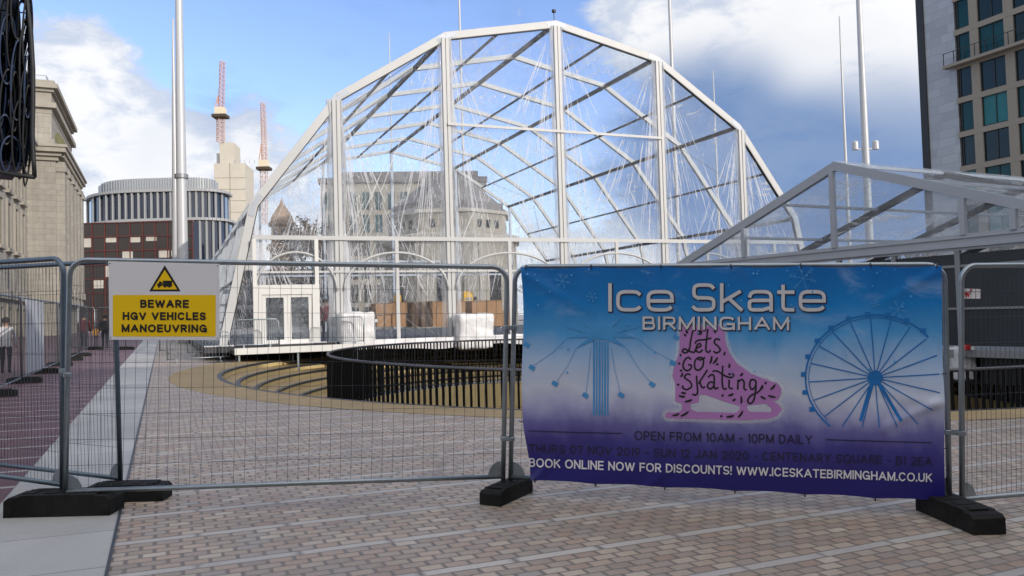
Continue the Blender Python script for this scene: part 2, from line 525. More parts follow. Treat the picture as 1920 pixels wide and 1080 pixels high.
# pale slab band
m, nb, out = newmat('slabs')
o, u, v = streetcoords(nb)
vv = nb.m('DIVIDE', v, 0.92)
ri = nb.m('FLOOR', vv)
fv = nb.m('SUBTRACT', vv, ri)
r1, rc = rand2(nb, ri, 3.0)
j = nb.smooth(fv, 0.004, 0.014)
g1 = nb.noise(o, 45, 6, 0.7)
g2 = nb.noise(o, 0.9, 5, 0.6)
k = nb.m('ADD', nb.m('MULTIPLY', r1, 0.22), nb.m('ADD', nb.m('MULTIPLY', g1, 0.35), nb.m('ADD', nb.m('MULTIPLY', g2, 0.55), 0.38)))
sc = nb.vm('SCALE', (0.36, 0.355, 0.35))
nb.put(sc.node.inputs[3], k)
pbsdf(nb, out, nb.mix(j, c4((0.10, 0.095, 0.09)), sc), 0.6, 0, nb.m('ADD', j, nb.m('MULTIPLY', g1, 0.1)), 0.3, 0.01, 0.35)

# plum coloured paving with fine pale courses
m, nb, out = newmat('plum_paving')
o, u, v = streetcoords(nb)
vv = nb.m('DIVIDE', v, 0.105)
ri = nb.m('FLOOR', vv)
fv = nb.m('SUBTRACT', vv, ri)
uu = nb.m('ADD', nb.m('DIVIDE', u, 0.21), nb.m('MULTIPLY', ri, 0.5))
ui = nb.m('FLOOR', uu)
fu = nb.m('SUBTRACT', uu, ui)
r1, rc = rand2(nb, ui, ri)
st = nb.m('LESS_THAN', nb.m('FLOORED_MODULO', ri, 8.0), 0.5)
j = nb.m('MULTIPLY', nb.smooth(fv, 0.02, 0.10), nb.smooth(fu, 0.01, 0.05))
cs = ramp(nb, r1, [(0.0, (0.105, 0.052, 0.062)), (0.5, (0.130, 0.066, 0.074)), (1.0, (0.090, 0.054, 0.064))])
cst = nb.mix(nb.m('MULTIPLY', nb.m('MULTIPLY', st, nb.smooth(fv, 0.25, 0.4)), 0.85), cs, c4((0.36, 0.34, 0.35)))
g1 = nb.noise(o, 0.5, 5, 0.6)
sc = nb.vm('SCALE', cst)
nb.put(sc.node.inputs[3], nb.m('ADD', 0.5, g1))
pbsdf(nb, out, nb.mix(j, c4((0.05, 0.038, 0.042)), sc), 0.6, 0, j, 0.3, 0.008, 0.35)

# buff stone of the sunken ring, fine concentric courses
PC = V((4.5, 25.5, 0))
m, nb, out = newmat('buff_ring')
t = nb.n('ShaderNodeTexCoord')
o = t.outputs['Object']
rel = nb.vm('SUBTRACT', o, tuple(PC))
rl = nb.vm('MULTIPLY', rel, (1, 1, 0))
rad = nb.vm('LENGTH', rl, out=1)
fr = nb.m('FRACT', nb.m('DIVIDE', rad, 0.16))
j = nb.smooth(fr, 0.04, 0.16)
g1 = nb.noise(o, 30, 5, 0.65)
g2 = nb.noise(o, 0.8, 5, 0.6)
k = nb.m('ADD', 0.35, nb.m('ADD', nb.m('MULTIPLY', g1, 0.5), nb.m('MULTIPLY', g2, 0.8)))
sc = nb.vm('SCALE', (0.29, 0.215, 0.11))
nb.put(sc.node.inputs[3], k)
pbsdf(nb, out, nb.mix(j, c4((0.17, 0.13, 0.075)), sc), 0.7, 0, j, 0.3, 0.008, 0.3)
pm('buff_plain', (0.52, 0.40, 0.19), 0.75, 0, 4, 0.2)
pm('riser_dark', (0.03, 0.033, 0.036), 0.5, 0, 4, 0.3)
pm('pit_floor', (0.22, 0.22, 0.225), 0.7, 0, 2, 0.2)

# metal cladding with staggered joints
m, nb, out = newmat('grey_cladding')
t = nb.n('ShaderNodeTexCoord')
sx = nb.n('ShaderNodeSeparateXYZ')
nb.put(sx.inputs[0], t.outputs['Object'])
uu = nb.vm('DOT_PRODUCT', t.outputs['Object'], tuple(AX), out=1)
rz = nb.m('DIVIDE', sx.outputs[2], 1.05)
ri = nb.m('FLOOR', rz)
r1, rc = rand2(nb, ri, 1.0)
uu2 = nb.m('ADD', nb.m('DIVIDE', uu, 2.2), nb.m('MULTIPLY', r1, 3.0))
ui = nb.m('FLOOR', uu2)
r2, rc2 = rand2(nb, ui, ri)
jz = nb.smooth(nb.m('SUBTRACT', rz, ri), 0.03, 0.06)
ju = nb.smooth(nb.m('SUBTRACT', uu2, ui), 0.01, 0.025)
j = nb.m('MULTIPLY', jz, ju)
sc = nb.vm('SCALE', (0.29, 0.31, 0.34))
nb.put(sc.node.inputs[3], nb.m('ADD', 0.86, nb.m('MULTIPLY', r2, 0.22)))
pbsdf(nb, out, nb.mix(j, c4((0.20, 0.21, 0.23)), sc), 0.45, 0.25, None)


# ------------------------------------------------------------------ mesh building
class MB:
    def __init__(s):
        s.v, s.f, s.mi, s.uv = [], [], [], {}

    def quad(s, pts, mi=0, uv=None):
        i = len(s.v)
        s.v += [V(p) for p in pts]
        s.f.append(tuple(range(i, i + len(pts))))
        s.mi.append(mi)
        if uv:
            s.uv[len(s.f) - 1] = uv

    def obox(s, o, ex, ey, ez, mi=0):
        i = len(s.v)
        for a in (0, 1):
            for b_ in (0, 1):
                for c in (0, 1):
                    s.v.append(o + ex * a + ey * b_ + ez * c)
        for f in ((0, 1, 3, 2), (4, 6, 7, 5), (0, 4, 5, 1), (2, 3, 7, 6), (0, 2, 6, 4), (1, 5, 7, 3)):
            s.f.append(tuple(i + k for k in f))
            s.mi.append(mi)
        return s

    def beam(s, p, q, w, h, side=None, mi=0):
        """rectangular bar from p to q, w across 'side', h across the other way"""
        d = (q - p).normalized()
        sd = side or d.cross(V((0, 0, 1)))
        if sd.length < 1e-4:
            sd = V((1, 0, 0))
        sd = (sd - d * sd.dot(d)).normalized()
        up = sd.cross(d).normalized()
        return s.obox(p - sd * w / 2 - up * h / 2, q - p, sd * w, up * h, mi)

    def fbox(s, F, u0_, u1_, z0, z1, d0, d1, mi=0):
        o, ux, n = F
        return s.obox(o + ux * u0_ + V((0, 0, z0)) + n * d0, ux * (u1_ - u0_), n * (d1 - d0), V((0, 0, z1 - z0)), mi)

    def tube(s, pts, r, n=6, mi=0, closed=False, cap=True):
        pts = [V(p) for p in pts]
        rs = r if isinstance(r, (list, tuple)) else [r] * len(pts)
        rings = []
        nrm = None
        L = len(pts)
        for i, p in enumerate(pts):
            if closed:
                t = (pts[(i + 1) % L] - pts[i - 1]).normalized()
            else:
                t = (pts[min(i + 1, L - 1)] - pts[max(i - 1, 0)]).normalized()
            if nrm is None:
                nrm = t.orthogonal().normalized()
            nrm = (nrm - t * nrm.dot(t))
            nrm = nrm.normalized() if nrm.length > 1e-6 else t.orthogonal().normalized()
            bi = t.cross(nrm)
            k = len(s.v)
            for a in range(n):
                an = 2 * math.pi * a / n
                s.v.append(p + (nrm * math.cos(an) + bi * math.sin(an)) * rs[i])
            rings.append(k)
        for i in range(L if closed else L - 1):
            a0, b0 = rings[i], rings[(i + 1) % L]
            for a in range(n):
                s.f.append((a0 + a, a0 + (a + 1) % n, b0 + (a + 1) % n, b0 + a))
                s.mi.append(mi)
        if cap and not closed:
            s.f.append(tuple(rings[0] + a for a in reversed(range(n))))
            s.mi.append(mi)
            s.f.append(tuple(rings[-1] + a for a in range(n)))
            s.mi.append(mi)
        return s

    def prism(s, poly, ext, mi=0):
        i = len(s.v)
        n = len(poly)
        s.v += [V(p) for p in poly] + [V(p) + ext for p in poly]
        s.f.append(tuple(range(i, i + n)))
        s.f.append(tuple(range(i + 2 * n - 1, i + n - 1, -1)))
        s.mi += [mi, mi]
        for k in range(n):
            s.f.append((i + k, i + n + k, i + n + (k + 1) % n, i + (k + 1) % n))
            s.mi.append(mi)
        return s

    def lathe(s, c, prof, n=24, mi=0, a0=0.0, a1=2 * math.pi):
        full = abs(a1 - a0 - 2 * math.pi) < 1e-6
        m_ = n if full else n + 1
        i = len(s.v)
        for (r, z) in prof:
            for k in range(m_):
                a = a0 + (a1 - a0) * k / n
                s.v.append(V(c) + V((r * math.cos(a), r * math.sin(a), z)))
        for j_ in range(len(prof) - 1):
            for k in range(n):
                k2 = (k + 1) % m_
                s.f.append((i + j_ * m_ + k, i + j_ * m_ + k2, i + (j_ + 1) * m_ + k2, i + (j_ + 1) * m_ + k))
                s.mi.append(mi)
        return s

    def build(s, name, mats, parent=None, origin=None, smooth=False, bevel=0.0, normals=True):
        me = bpy.data.meshes.new(name)
        off = V((0, 0, 0))
        p = parent
        if parent is not None:
            while p.parent is not None:
                p = p.parent
            off = p.location
        elif origin is not None:
            off = V(origin)
        me.from_pydata([tuple(x - off) for x in s.v], [], s.f)
        if not isinstance(mats, (list, tuple)):
            mats = [mats]
        for m_ in mats:
            me.materials.append(MATS[m_])
        for poly, k in zip(me.polygons, s.mi):
            poly.material_index = k
            poly.use_smooth = smooth
        if s.uv:
            ul_ = me.uv_layers.new(name='UVMap')
            for poly in me.polygons:
                uvs = s.uv.get(poly.index)
                if uvs:
                    for li, q in zip(poly.loop_indices, uvs):
                        ul_.data[li].uv = q
        if normals and not s.uv:
            bm_ = bmesh.new()
            bm_.from_mesh(me)
            bmesh.ops.recalc_face_normals(bm_, faces=bm_.faces)
            bm_.to_mesh(me)
            bm_.free()
        ob = bpy.data.objects.new(name, me)
        col.objects.link(ob)
        if parent is not None:
            ob.parent = parent
        else:
            ob.location = off
        if bevel:
            md = ob.modifiers.new('bevel', 'BEVEL')
            md.width = bevel
            md.segments = 2
            md.limit_method = 'ANGLE'
        return ob


def tag(o, label=None, cat=None, group=None, kind=None):
    if label:
        o['label'] = label
    if cat:
        o['category'] = cat
    if group:
        o['group'] = group
    if kind:
        o['kind'] = kind
    return o


def thing(name, loc, label, cat, group=None):
    o = bpy.data.objects.new(name, None)
    o.empty_display_size = 0.2
    o.location = loc
    col.objects.link(o)
    return tag(o, label, cat, group)


def copy_tree(o, parent=None):
    c = o.copy()
    col.objects.link(c)
    if parent is not None:
        c.parent = parent
    for ch in list(o.children):
        copy_tree(ch, c)
    return c


def lerp(a, b_, t):
    return a + (b_ - a) * t


UPZ = V((0, 0, 1))

# ------------------------------------------------------------------ ground, paving, sunken ring
RO = 14.5
SEG = 160


def circ(c, r, a):
    x, y = c.x + r * math.cos(a), c.y + r * math.sin(a)
    return x, y


g = MB()
radii = [RO, 15.2, 17, 21, 25, 30, 36, 44, 55, 75, 120, 250, 700, 3500]
for r in radii:
    for k in range(SEG):
        x, y = circ(PC, r, 2 * math.pi * k / SEG)
        g.v.append(V((x, y, gz(x) if r < 200 else 0.0)))
for j_ in range(len(radii) - 1):
    for k in range(SEG):
        a, c = j_ * SEG + k, j_ * SEG + (k + 1) % SEG
        g.f.append((a, c, c + SEG, a + SEG))
        g.mi.append(0)
tag(g.build('ground', 'setts', smooth=False), kind='structure')


def strip(name, mat, pts, lift):
    """flat paving sheet following the slope of the square, from (near, far) pairs of corners"""
    q = MB()
    (a0, a1), (b0, b1) = pts
    N = 40
    for i in range(N):
        p = [lerp(a0, a1, i / N), lerp(b0, b1, i / N), lerp(b0, b1, (i + 1) / N), lerp(a0, a1, (i + 1) / N)]
        q.quad([V((w.x, w.y, gz(w.x) + lift)) for w in p])
    return tag(q.build(name, mat), kind='structure')


def onstreet(p, along):
    return V((p.x, p.y, 0)) + AX * along


pr = G(214, 1000)            # right edge of the pale slab band
pl = G(110, 820)             # its left edge
strip('slab_path', 'slabs', ((onstreet(pl, -14), onstreet(pl, 95)), (onstreet(pr, -14), onstreet(pr, 95))), 0.004)
pl2 = pl - CX * 11.0
strip('plum_pavement', 'plum_paving', ((onstreet(pl2, -14), onstreet(pl2, 95)), (onstreet(pl, -14), onstreet(pl, 95))), 0.008)
pe = pr + CX * 0.02
strip('channel', 'riser_dark', ((onstreet(pr, -14), onstreet(pr, 60)), (onstreet(pe, -14), onstreet(pe, 60))), 0.012)

# circles of the amphitheatre: rim outer, then step edges, then the inner well
circles = [(PC, RO)]
for k, r in enumerate((13.07, 12.40, 11.80, 11.20, 10.60, 10.05)):
    circles.append((V((PC.x, 11.98 + 0.05 * k + r, 0)), r))
CW, RW = V((PC.x, 12.36 + 9.35, 0)), 9.35
zs = [0.0] + [-0.17 * (k + 1) for k in range(6)]
ring = thing('sunken_amphitheatre', (PC.x, PC.y, 0), 'buff stone sunken ring of curved steps around a round well', 'amphitheatre')


def annulus(mb, ca, ra, za, cb, rb, zb, mi=0):
    for k in range(SEG):
        a0, a1 = 2 * math.pi * k / SEG, 2 * math.pi * (k + 1) / SEG
        pts = []
        for (c, r, z, a) in ((ca, ra, za, a0), (ca, ra, za, a1), (cb, rb, zb, a1), (cb, rb, zb, a0)):
            x, y = circ(c, r, a)
            pts.append(V((x, y, gz(x) + z)))
        mb.quad(pts, mi)


q = MB()
annulus(q, circles[0][0], RO, 0.006, circles[1][0], circles[1][1], 0.006)
q.build('rim', 'buff_ring', ring)
for k in range(1, 7):
    c0, ra = circles[k]
    zt = 0.006 if k == 1 else zs[k - 1]
    q = MB()
    annulus(q, c0, ra, zt - 0.001, c0, ra, zt - 0.06, 1)
    annulus(q, c0, ra, zt - 0.06, c0, ra, zs[k], 0)
    nx = circles[k + 1] if k < 6 else (CW, RW)
    # nosing lip, dark metal
    annulus(q, c0, ra + 0.10, zt + 0.004, c0, ra - 0.012, zt + 0.004, 1)
    annulus(q, c0, ra - 0.012, zt + 0.004, c0, ra - 0.012, zt - 0.05, 1)
    annulus(q, c0, ra, zs[k], nx[0], nx[1], zs[k], 2 if k < 6 else 3)
    q.build('step', ['buff_plain', 'riser_dark', 'buff_ring', 'pit_floor'], ring)
q = MB()
annulus(q, CW, RW, -1.02, CW, RW, -2.55, 0)
annulus(q, CW, RW, -2.55, CW, RW - 0.3, -2.55, 1)
annulus(q, CW, RW - 0.3, -2.55, CW, RW - 0.3, -5.0, 1)  # deep darkness of the lower well put into the colour
annulus(q, CW, RW - 0.3, -5.0, CW, 0.1, -5.0, 1)
q.build('well', ['buff_plain', 'riser_dark'], ring)

bal = thing('well_balustrade', (CW.x, CW.y, 0), 'black balustrade of upright bars curving round the sunken well', 'balustrade')
RB = RW + 0.10
q = MB()
NBAR = 360
ZB, ZT = -1.02, 0.58
for k in range(NBAR):
    a = 2 * math.pi * k / NBAR
    rd = V((math.cos(a), math.sin(a), 0))
    tg = V((-rd.y, rd.x, 0))
    p = CW + rd * RB
    o_ = V((p.x, p.y, gz(p.x) + ZB)) - rd * 0.03 - tg * 0.0065
    q.obox(o_, rd * 0.06, tg * 0.013, V((0, 0, ZT - ZB)))
q.build('bars', 'black_steel', bal)
q = MB()
for (zt, rr, w) in ((ZT + 0.02, RB, 0.035), (ZB + 0.10, RB, 0.02)):
    pts = []
    for k in range(120):
        x, y = circ(CW, rr, 2 * math.pi * k / 120)
        pts.append(V((x, y, gz(x) + zt)))
    q.tube(pts, w, 6, closed=True)
q.build('handrail', 'rail_grey', bal, smooth=True)

# ------------------------------------------------------------------ big clear tent
O1 = P(1043, 590, 33.0)
O1.z = 0
GA = V((math.cos(R(21.5)), math.sin(R(21.5)), 0))
TA = V((-math.sin(R(24)), math.cos(R(24)), 0))
GN = V((-GA.y, GA.x, 0))


def guz(px, py, back=0.0):
    o = O1 - GN * back
    h = hit(px, py, o, GN)
    return (h - o).dot(GA), h.z


def gp(u, z, t=0.0):
    return O1 + GA * u + V((0, 0, z)) + TA * t


O1 = O1 + GA * guz(1043, 38)[0]      # plumb line under the ridge
ap = guz(1043, 38)
kl = [guz(*p) for p in ((838, 58), (627, 172), (468, 380), (417, 602))]
kr = [guz(*p) for p in ((1237, 107), (1387, 236), (1492, 398))]
prof = [(0.0, ap[1])]
for i in range(2):
    prof.append(((abs(kl[i][0]) + abs(kr[i][0])) / 2, (kl[i][1] + kr[i][1]) / 2))
prof.append((abs(kl[2][0]), kl[2][1]))
DECK = 0.72
bu = abs(kl[3][0]) + (kl[3][1] - DECK) * 0.16
prof.append((bu, DECK))
print('PROFILE', [(round(a, 2), round(c, 2)) for a, c in prof], ap, kr)
BAY, NB_ = 4.55, 6
LEN = BAY * NB_
full = [(-u_, z_) for u_, z_ in reversed(prof)] + prof[1:]


def inset(pts, d):
    out_ = []
    n = len(pts)
    for i in range(n):
        dirs = []
        if i > 0:
            dirs.append((V((pts[i][0] - pts[i - 1][0], pts[i][1] - pts[i - 1][1]))).normalized())
        if i < n - 1:
            dirs.append((V((pts[i + 1][0] - pts[i][0], pts[i + 1][1] - pts[i][1]))).normalized())
        nr = V((0, 0))
        for e in dirs:
            nr += V((e.y, -e.x))
        nr.normalize()
        e = dirs[0]
        cosv = max(0.5, nr.dot(V((e.y, -e.x))))
        out_.append((pts[i][0] + nr.x * d / cosv, pts[i][1] + nr.y * d / cosv))
    return out_


def prof_z(u):
    u = abs(u)
    for (a, za), (c, zc) in zip(prof, prof[1:]):
        if a <= u <= c:
            return za + (zc - za) * (u - a) / (c - a)
    return DECK


tent = thing('clear_span_tent', gp(0, DECK), 'large many-sided clear plastic tent with pale arched frame over the well', 'tent')
ins = inset(full, 0.30)
ins[0] = (ins[0][0], DECK)
ins[-1] = (ins[-1][0], DECK)
ins2 = inset(full, 0.22)
ins2[0] = (ins2[0][0], DECK)
ins2[-1] = (ins2[-1][0], DECK)
for k in range(NB_ + 1):
    q = MB()
    t0 = k * BAY
    for i in range(len(full) - 1):
        q.prism([gp(*full[i], t0), gp(*full[i + 1], t0), gp(*(ins if k == 0 else ins2)[i + 1], t0), gp(*(ins if k == 0 else ins2)[i], t0)], TA * (0.16 if k else 0.2))
    q.build('arch_rib', 'aluminium', tent)
q = MB()
in3 = inset(full, 0.335)
in3[0], in3[-1] = (in3[0][0], DECK), (in3[-1][0], DECK)
for i in range(len(full) - 1):
    q.prism([gp(*ins[i], 0.02), gp(*ins[i + 1], 0.02), gp(*in3[i + 1], 0.02), gp(*in3[i], 0.02)], TA * 0.12)
q.build('gasket', 'purlin_dark', tent)
ctr = inset(full, 0.15)
for i in range(1, len(full) - 1):
    q = MB()
    for j, dr in ((i - 1, 0.45), (i + 1, 0.45)):
        a_, b2 = V(ctr[i]), V(ctr[j])
        d_ = (b2 - a_).normalized()
        e_ = a_ + d_ * dr
        n2 = V((-d_.y, d_.x)) * 0.10
        q.prism([gp(a_.x + n2.x, a_.y + n2.y, -0.012 if j < i else -0.015), gp(e_.x + n2.x, e_.y + n2.y, -0.012 if j < i else -0.015),
                 gp(e_.x - n2.x, e_.y - n2.y, -0.012 if j < i else -0.015), gp(a_.x - n2.x, a_.y - n2.y, -0.012 if j < i else -0.015)], TA * 0.011)
    q.build('splice_plate', 'aluminium_grey', tent)
pur = []
for i in range(len(prof) - 1):
    pur.append((prof[i], 0.16))
    pur.append((((prof[i][0] + prof[i + 1][0]) / 2, (prof[i][1] + prof[i + 1][1]) / 2), 0.09))
for (u_, z_), w in pur:
    for sgn in ((1, -1) if u_ > 0.01 else (1,)):
        q = MB()
        q.beam(gp(sgn * u_ * 0.985, z_ - 0.13, 0.2), gp(sgn * u_ * 0.985, z_ - 0.13, LEN), w, w, GA)
        q.build('purlin', 'purlin_dark', tent)
for (i0, i1, t0, t1) in ((1, 2, 0.1, BAY), (2, 3, BAY, 0.1), (1, 2, LEN, LEN - BAY), (2, 3, LEN - BAY, LEN)):
    for sg in (-1, 1):
        q = MB()
        q.tube([gp(sg * prof[i0][0] * 0.98, prof[i0][1] - 0.2, t0), gp(sg * prof[i1][0] * 0.98, prof[i1][1] - 0.2, t1)], 0.015, 4)
        q.build('bracing_cable', 'mast_grey', tent)
# roof skin
q = MB()
sk = inset(full, -0.02)
acc = 0.0
for i in range(len(sk) - 1):
    a, c = sk[i], sk[i + 1]
    ln = math.hypot(c[0] - a[0], c[1] - a[1])
    for k in range(NB_):
        t0, t1 = k * BAY, (k + 1) * BAY
        q.quad([gp(*a, t0), gp(*c, t0), gp(*c, t1), gp(*a, t1)], 0, [(t0, acc), (t0, acc + ln), (t1, acc + ln), (t1, acc)])
    acc += ln
q.build('roof_film', 'film_roof', tent)

posts = [-prof[3][0], -prof[2][0], -prof[1][0], 0.0, prof[1][0], prof[2][0], prof[3][0]]


def gable_film(t, name):
    edges = [-bu] + posts + [bu]
    for a, c in zip(edges, edges[1:]):
        q_ = MB()
        N, M = 10, 10
        for i in range(N):
            for j in range(M):
                us_ = [a + (c - a) * (i + di) / N for di in (0, 1)]
                pts, uvs = [], []
                for (di, dj) in ((0, 0), (1, 0), (1, 1), (0, 1)):
                    uu_ = us_[di]
                    top = prof_z(uu_) - 0.05
                    zz = DECK + (top - DECK) * (j + dj) / M
                    pts.append(gp(uu_, zz, t))
                    uvs.append((min(uu_ - a, c - uu_), zz - DECK))
                q_.quad(pts, 0, uvs)
        if t < 1:
            rn = random.Random(int((a + 50) * 100))

            def crease(x0, z0, x1, z1, w):
                mid = (lerp(x0, x1, 0.5) + rn.uniform(-.05, .05), lerp(z0, z1, 0.5))
                k_ = [(x0, z0, 0.15), (mid[0], mid[1], 1.0), (x1, z1, 0.2)]
                d_ = V((x1 - x0, z1 - z0)).normalized()
                nx_, nz_ = -d_.y * w / 2, d_.x * w / 2
                for (xa, za, wa), (xb, zb, wb) in zip(k_, k_[1:]):
                    if min(xa, xb) < a + 0.02 or max(xa, xb) > c - 0.02 or max(za + 0.1 - prof_z(xa), zb + 0.1 - prof_z(xb)) > -0.3 or min(za, zb) < DECK + 1.4:
                        continue
                    q_.quad([gp(xa - nx_ * wa, za - nz_ * wa, t - 0.012), gp(xb - nx_ * wb, zb - nz_ * wb, t - 0.012),
                             gp(xb + nx_ * wb, zb + nz_ * wb, t - 0.012), gp(xa + nx_ * wa, za + nz_ * wa, t - 0.012)], 1, [(0, 0)] * 4)
            for edge, sg in ((a, 1), (c, -1)):
                ztop_ = prof_z(edge) - 0.3
                dens = int(95 * min(1, (c - a) / 4))
                for _ in range(dens):
                    an = R(rn.choice((rn.uniform(1, 9), rn.uniform(5, 26))))
                    r0_ = rn.uniform(0.4, max(1.0, ztop_ - 2.5))
                    ln_ = rn.uniform(0.5, 2.8)
                    w_ = rn.choice((0.018, 0.03, 0.05)) * rn.uniform(.7, 1.3)
                    crease(edge + sg * (0.2 + r0_ * math.sin(an)), ztop_ - r0_ * math.cos(an), edge + sg * (0.2 + (r0_ + ln_) * math.sin(an)), ztop_ - (r0_ + ln_) * math.cos(an), w_)
                # gathers low down beside the post
                for _ in range(int(dens * 0.25)):
                    an = R(rn.uniform(8, 62))
                    r0_ = rn.uniform(0.1, 1.6)
                    ln_ = rn.uniform(0.3, 1.5)
                    zb_ = rn.uniform(2.2, 3.0)
                    crease(edge + sg * (0.1 + r0_ * math.sin(an)), zb_ + r0_ * math.cos(an), edge + sg * (0.1 + (r0_ + ln_) * math.sin(an)), zb_ + (r0_ + ln_) * math.cos(an), rn.uniform(0.010, 0.022))
            # short drips and crinkles, thicker towards the door end
            nloc = 300 if c < -1 else 90
            for _ in range(int(nloc * (c - a) / 5)):
                x0 = rn.uniform(a, c)
                z0 = DECK + 1.6 + (prof_z(x0) - DECK - 2.2) * rn.random()
                cl2 = noise.noise(V((x0 * 0.5, z0 * 0.45, 3.0)))
                if cl2 < (-0.05 if c < -1 else 0.12):
                    continue
                an = R(rn.gauss(28, 22)) if c < -1 else R(rn.gauss(2, 6))
                ln_ = rn.uniform(0.06, 0.28)
                crease(x0, z0, x0 + ln_ * math.sin(an), z0 - ln_ * math.cos(an), rn.uniform(0.015, 0.035))
        q_.build(name, ['film_gable', 'film_crease'], tent)


gable_film(0.10, 'gable_film')
gable_film(LEN + 0.08, 'gable_film')
for u_ in posts[1:-1]:
    top = prof_z(u_) - 0.25
    q = MB()
    for off, w, mi in ((-0.085, 0.13, 0), (0.085, 0.13, 0)):
        q.obox(gp(u_ + off - w / 2, DECK, -0.06), GA * w, TA * 0.15, V((0, 0, top - DECK)), 0)
    q.obox(gp(u_ - 0.02, DECK, -0.03), GA * 0.04, TA * 0.1, V((0, 0, top - DECK)), 1)
    q.build('gable_post', ['aluminium', 'mast_grey'], tent)
    for sgn in (-1, 1):
        q = MB()
        n = 22
        for i in range(n):
            z0, z1 = DECK + (top - DECK) * i / n, DECK + (top - DECK) * (i + 1) / n
            w0 = 0.17 + 0.10 * noise.noise(V((u_ * 3 + sgn, z0 * 0.9, 0))) + 0.12 * max(0, 1 - z0 / 6)
            w1 = 0.17 + 0.10 * noise.noise(V((u_ * 3 + sgn, z1 * 0.9, 0))) + 0.12 * max(0, 1 - z1 / 6)
            uo = u_ + sgn * 0.16
            m0, m1 = uo + sgn * w0 * 0.5, uo + sgn * w1 * 0.5
            q.quad([gp(uo, z0, 0.02), gp(m0, z0, -0.05), gp(m1, z1, -0.05), gp(uo, z1, 0.02)], 0, [(z0, 0), (z0, w0 * 3), (z1, w1 * 3), (z1, 0)])
            q.quad([gp(m0, z0, -0.05), gp(uo + sgn * w0, z0, 0.05), gp(uo + sgn * w1, z1, 0.05), gp(m1, z1, -0.05)], 0,
                   [(z0, w0 * 3), (z0, w0 * 6), (z1, w1 * 6), (z1, w1 * 3)])
        q.build('gathered_curtain', 'film_drape', tent)
for u_ in posts[1:-1]:
    q = MB()
    q.beam(gp(u_, DECK, LEN + 0.05), gp(u_, prof_z(u_) - 0.25, LEN + 0.05), 0.16, 0.14, GA)
    q.build('gable_post', 'aluminium_grey', tent)
for u_ in posts[1:-1]:
    q = MB()
    q.obox(gp(u_ - 0.24, DECK + 0.033, -0.30), GA * 0.48, TA * 0.34, V((0, 0, 0.03)))
    q.obox(gp(u_ - 0.05, DECK + 0.064, -0.22), GA * 0.10, TA * 0.15, V((0, 0, 0.35)))
    q.build('foot_plate', 'galvanised', tent)
zt1 = guz(760, 448)[1]
zt2 = guz(1047, 247)[1]
zt3 = guz(740, 509)[1]
q = MB()
wide = prof[3][0] - 0.1
q.beam(gp(-wide, zt1, -0.09), gp(wide, zt1, -0.09), 0.06, 0.16, TA)
q.build('transom', 'aluminium', tent)
q = MB()
q.beam(gp(-prof[1][0], zt2, -0.09), gp(prof[1][0], zt2, -0.09), 0.06, 0.11, TA)
q.build('transom', 'aluminium', tent)
q = MB()
q.beam(gp(-wide, zt3, -0.08), gp(wide, zt3, -0.08), 0.05, 0.08, TA)
q.build('transom', 'aluminium', tent)
q = MB()
q.beam(gp(-prof[2][0], zt1 + 0.1, LEN), gp(prof[2][0], zt1 + 0.1, LEN), 0.1, 0.14, TA)
q.beam(gp(-prof[1][0], zt2 * 0.62, LEN), gp(prof[1][0], zt2 * 0.62, LEN), 0.1, 0.14, TA)
q.build('transom', 'aluminium_grey', tent)
zs0, zs1 = guz(645, 545)[1], guz(760, 474)[1]
for a, c in zip(posts, posts[1:]):
    q = MB()
    pts = []
    for k in range(25):
        an = math.pi * k / 24
        pts.append(gp((a + c) / 2 - (c - a) / 2 * 0.93 * math.cos(an), zs0 + (zs1 - zs0) * math.sin(an), -0.11))
    q.tube(pts, 0.05, 5)
    q.build('arched_trim', 'aluminium', tent, smooth=True)
    q = MB()
    q.beam(gp((a + c) / 2, DECK, -0.1), gp((a + c) / 2, zt1 - 0.08, -0.1), 0.08, 0.14, TA)
    if a > -prof[2][0] - 0.01:
        q.build('mullion', 'aluminium', tent)
# door unit
F1 = (gp(0, 0, 0) - GN * 0.14, GA, -GN)


def f1(px, py):
    return guz(px, py, 0.14)


ud0, zd1 = f1(474, 535)
ud1, zd0 = f1(600, 650)
zd0 = DECK
fr = MB()
fr.fbox(F1, ud0, ud0 + 0.30, zd0, zd1, 0, 0.16)
fr.fbox(F1, ud1 - 0.26, ud1, zd0, zd1, 0, 0.16)
fr.fbox(F1, ud0 + 0.30, ud1 - 0.26, zd1 - 0.36, zd1, 0, 0.155)
for uu_ in (ud0, ud1 - 0.14):
    fr.fbox(F1, uu_, uu_ + 0.14, zd1, zt1 - 0.08, -0.02, 0.1)
fo = fr.build('door_frame', 'door_white', tent)
um = (ud0 + 0.30 + ud1 - 0.26) / 2
for a, c in ((ud0 + 0.31, um - 0.005), (um + 0.005, ud1 - 0.27)):
    q = MB()
    z1_ = zd1 - 0.37
    q.fbox(F1, a, a + 0.13, zd0 + 0.02, z1_, 0.03, 0.11)
    q.fbox(F1, c - 0.13, c, zd0 + 0.02, z1_, 0.03, 0.11)
    q.fbox(F1, a + 0.13, c - 0.13, zd0 + 0.02, zd0 + 0.16, 0.03, 0.108)
    q.fbox(F1, a + 0.13, c - 0.13, z1_ - 0.10, z1_, 0.03, 0.108)
    q.fbox(F1, a + 0.13, c - 0.13, zd0 + 0.16, z1_ - 0.10, 0.065, 0.075, 1)
    q.build('door_leaf', ['door_white', 'door_glass'], fo)
# small wind gauge on the ridge
q = MB()
pt = gp(-0.05, ap[1], 0.1)
q.tube([pt, pt + V((0, 0, 0.35))], 0.02, 5)
q.lathe(pt + V((0, 0, 0.35)), [(0.02, 0), (0.09, 0.03), (0.09, 0.14), (0.01, 0.17)], 8)
q.build('wind_gauge', 'edge_black', tent)

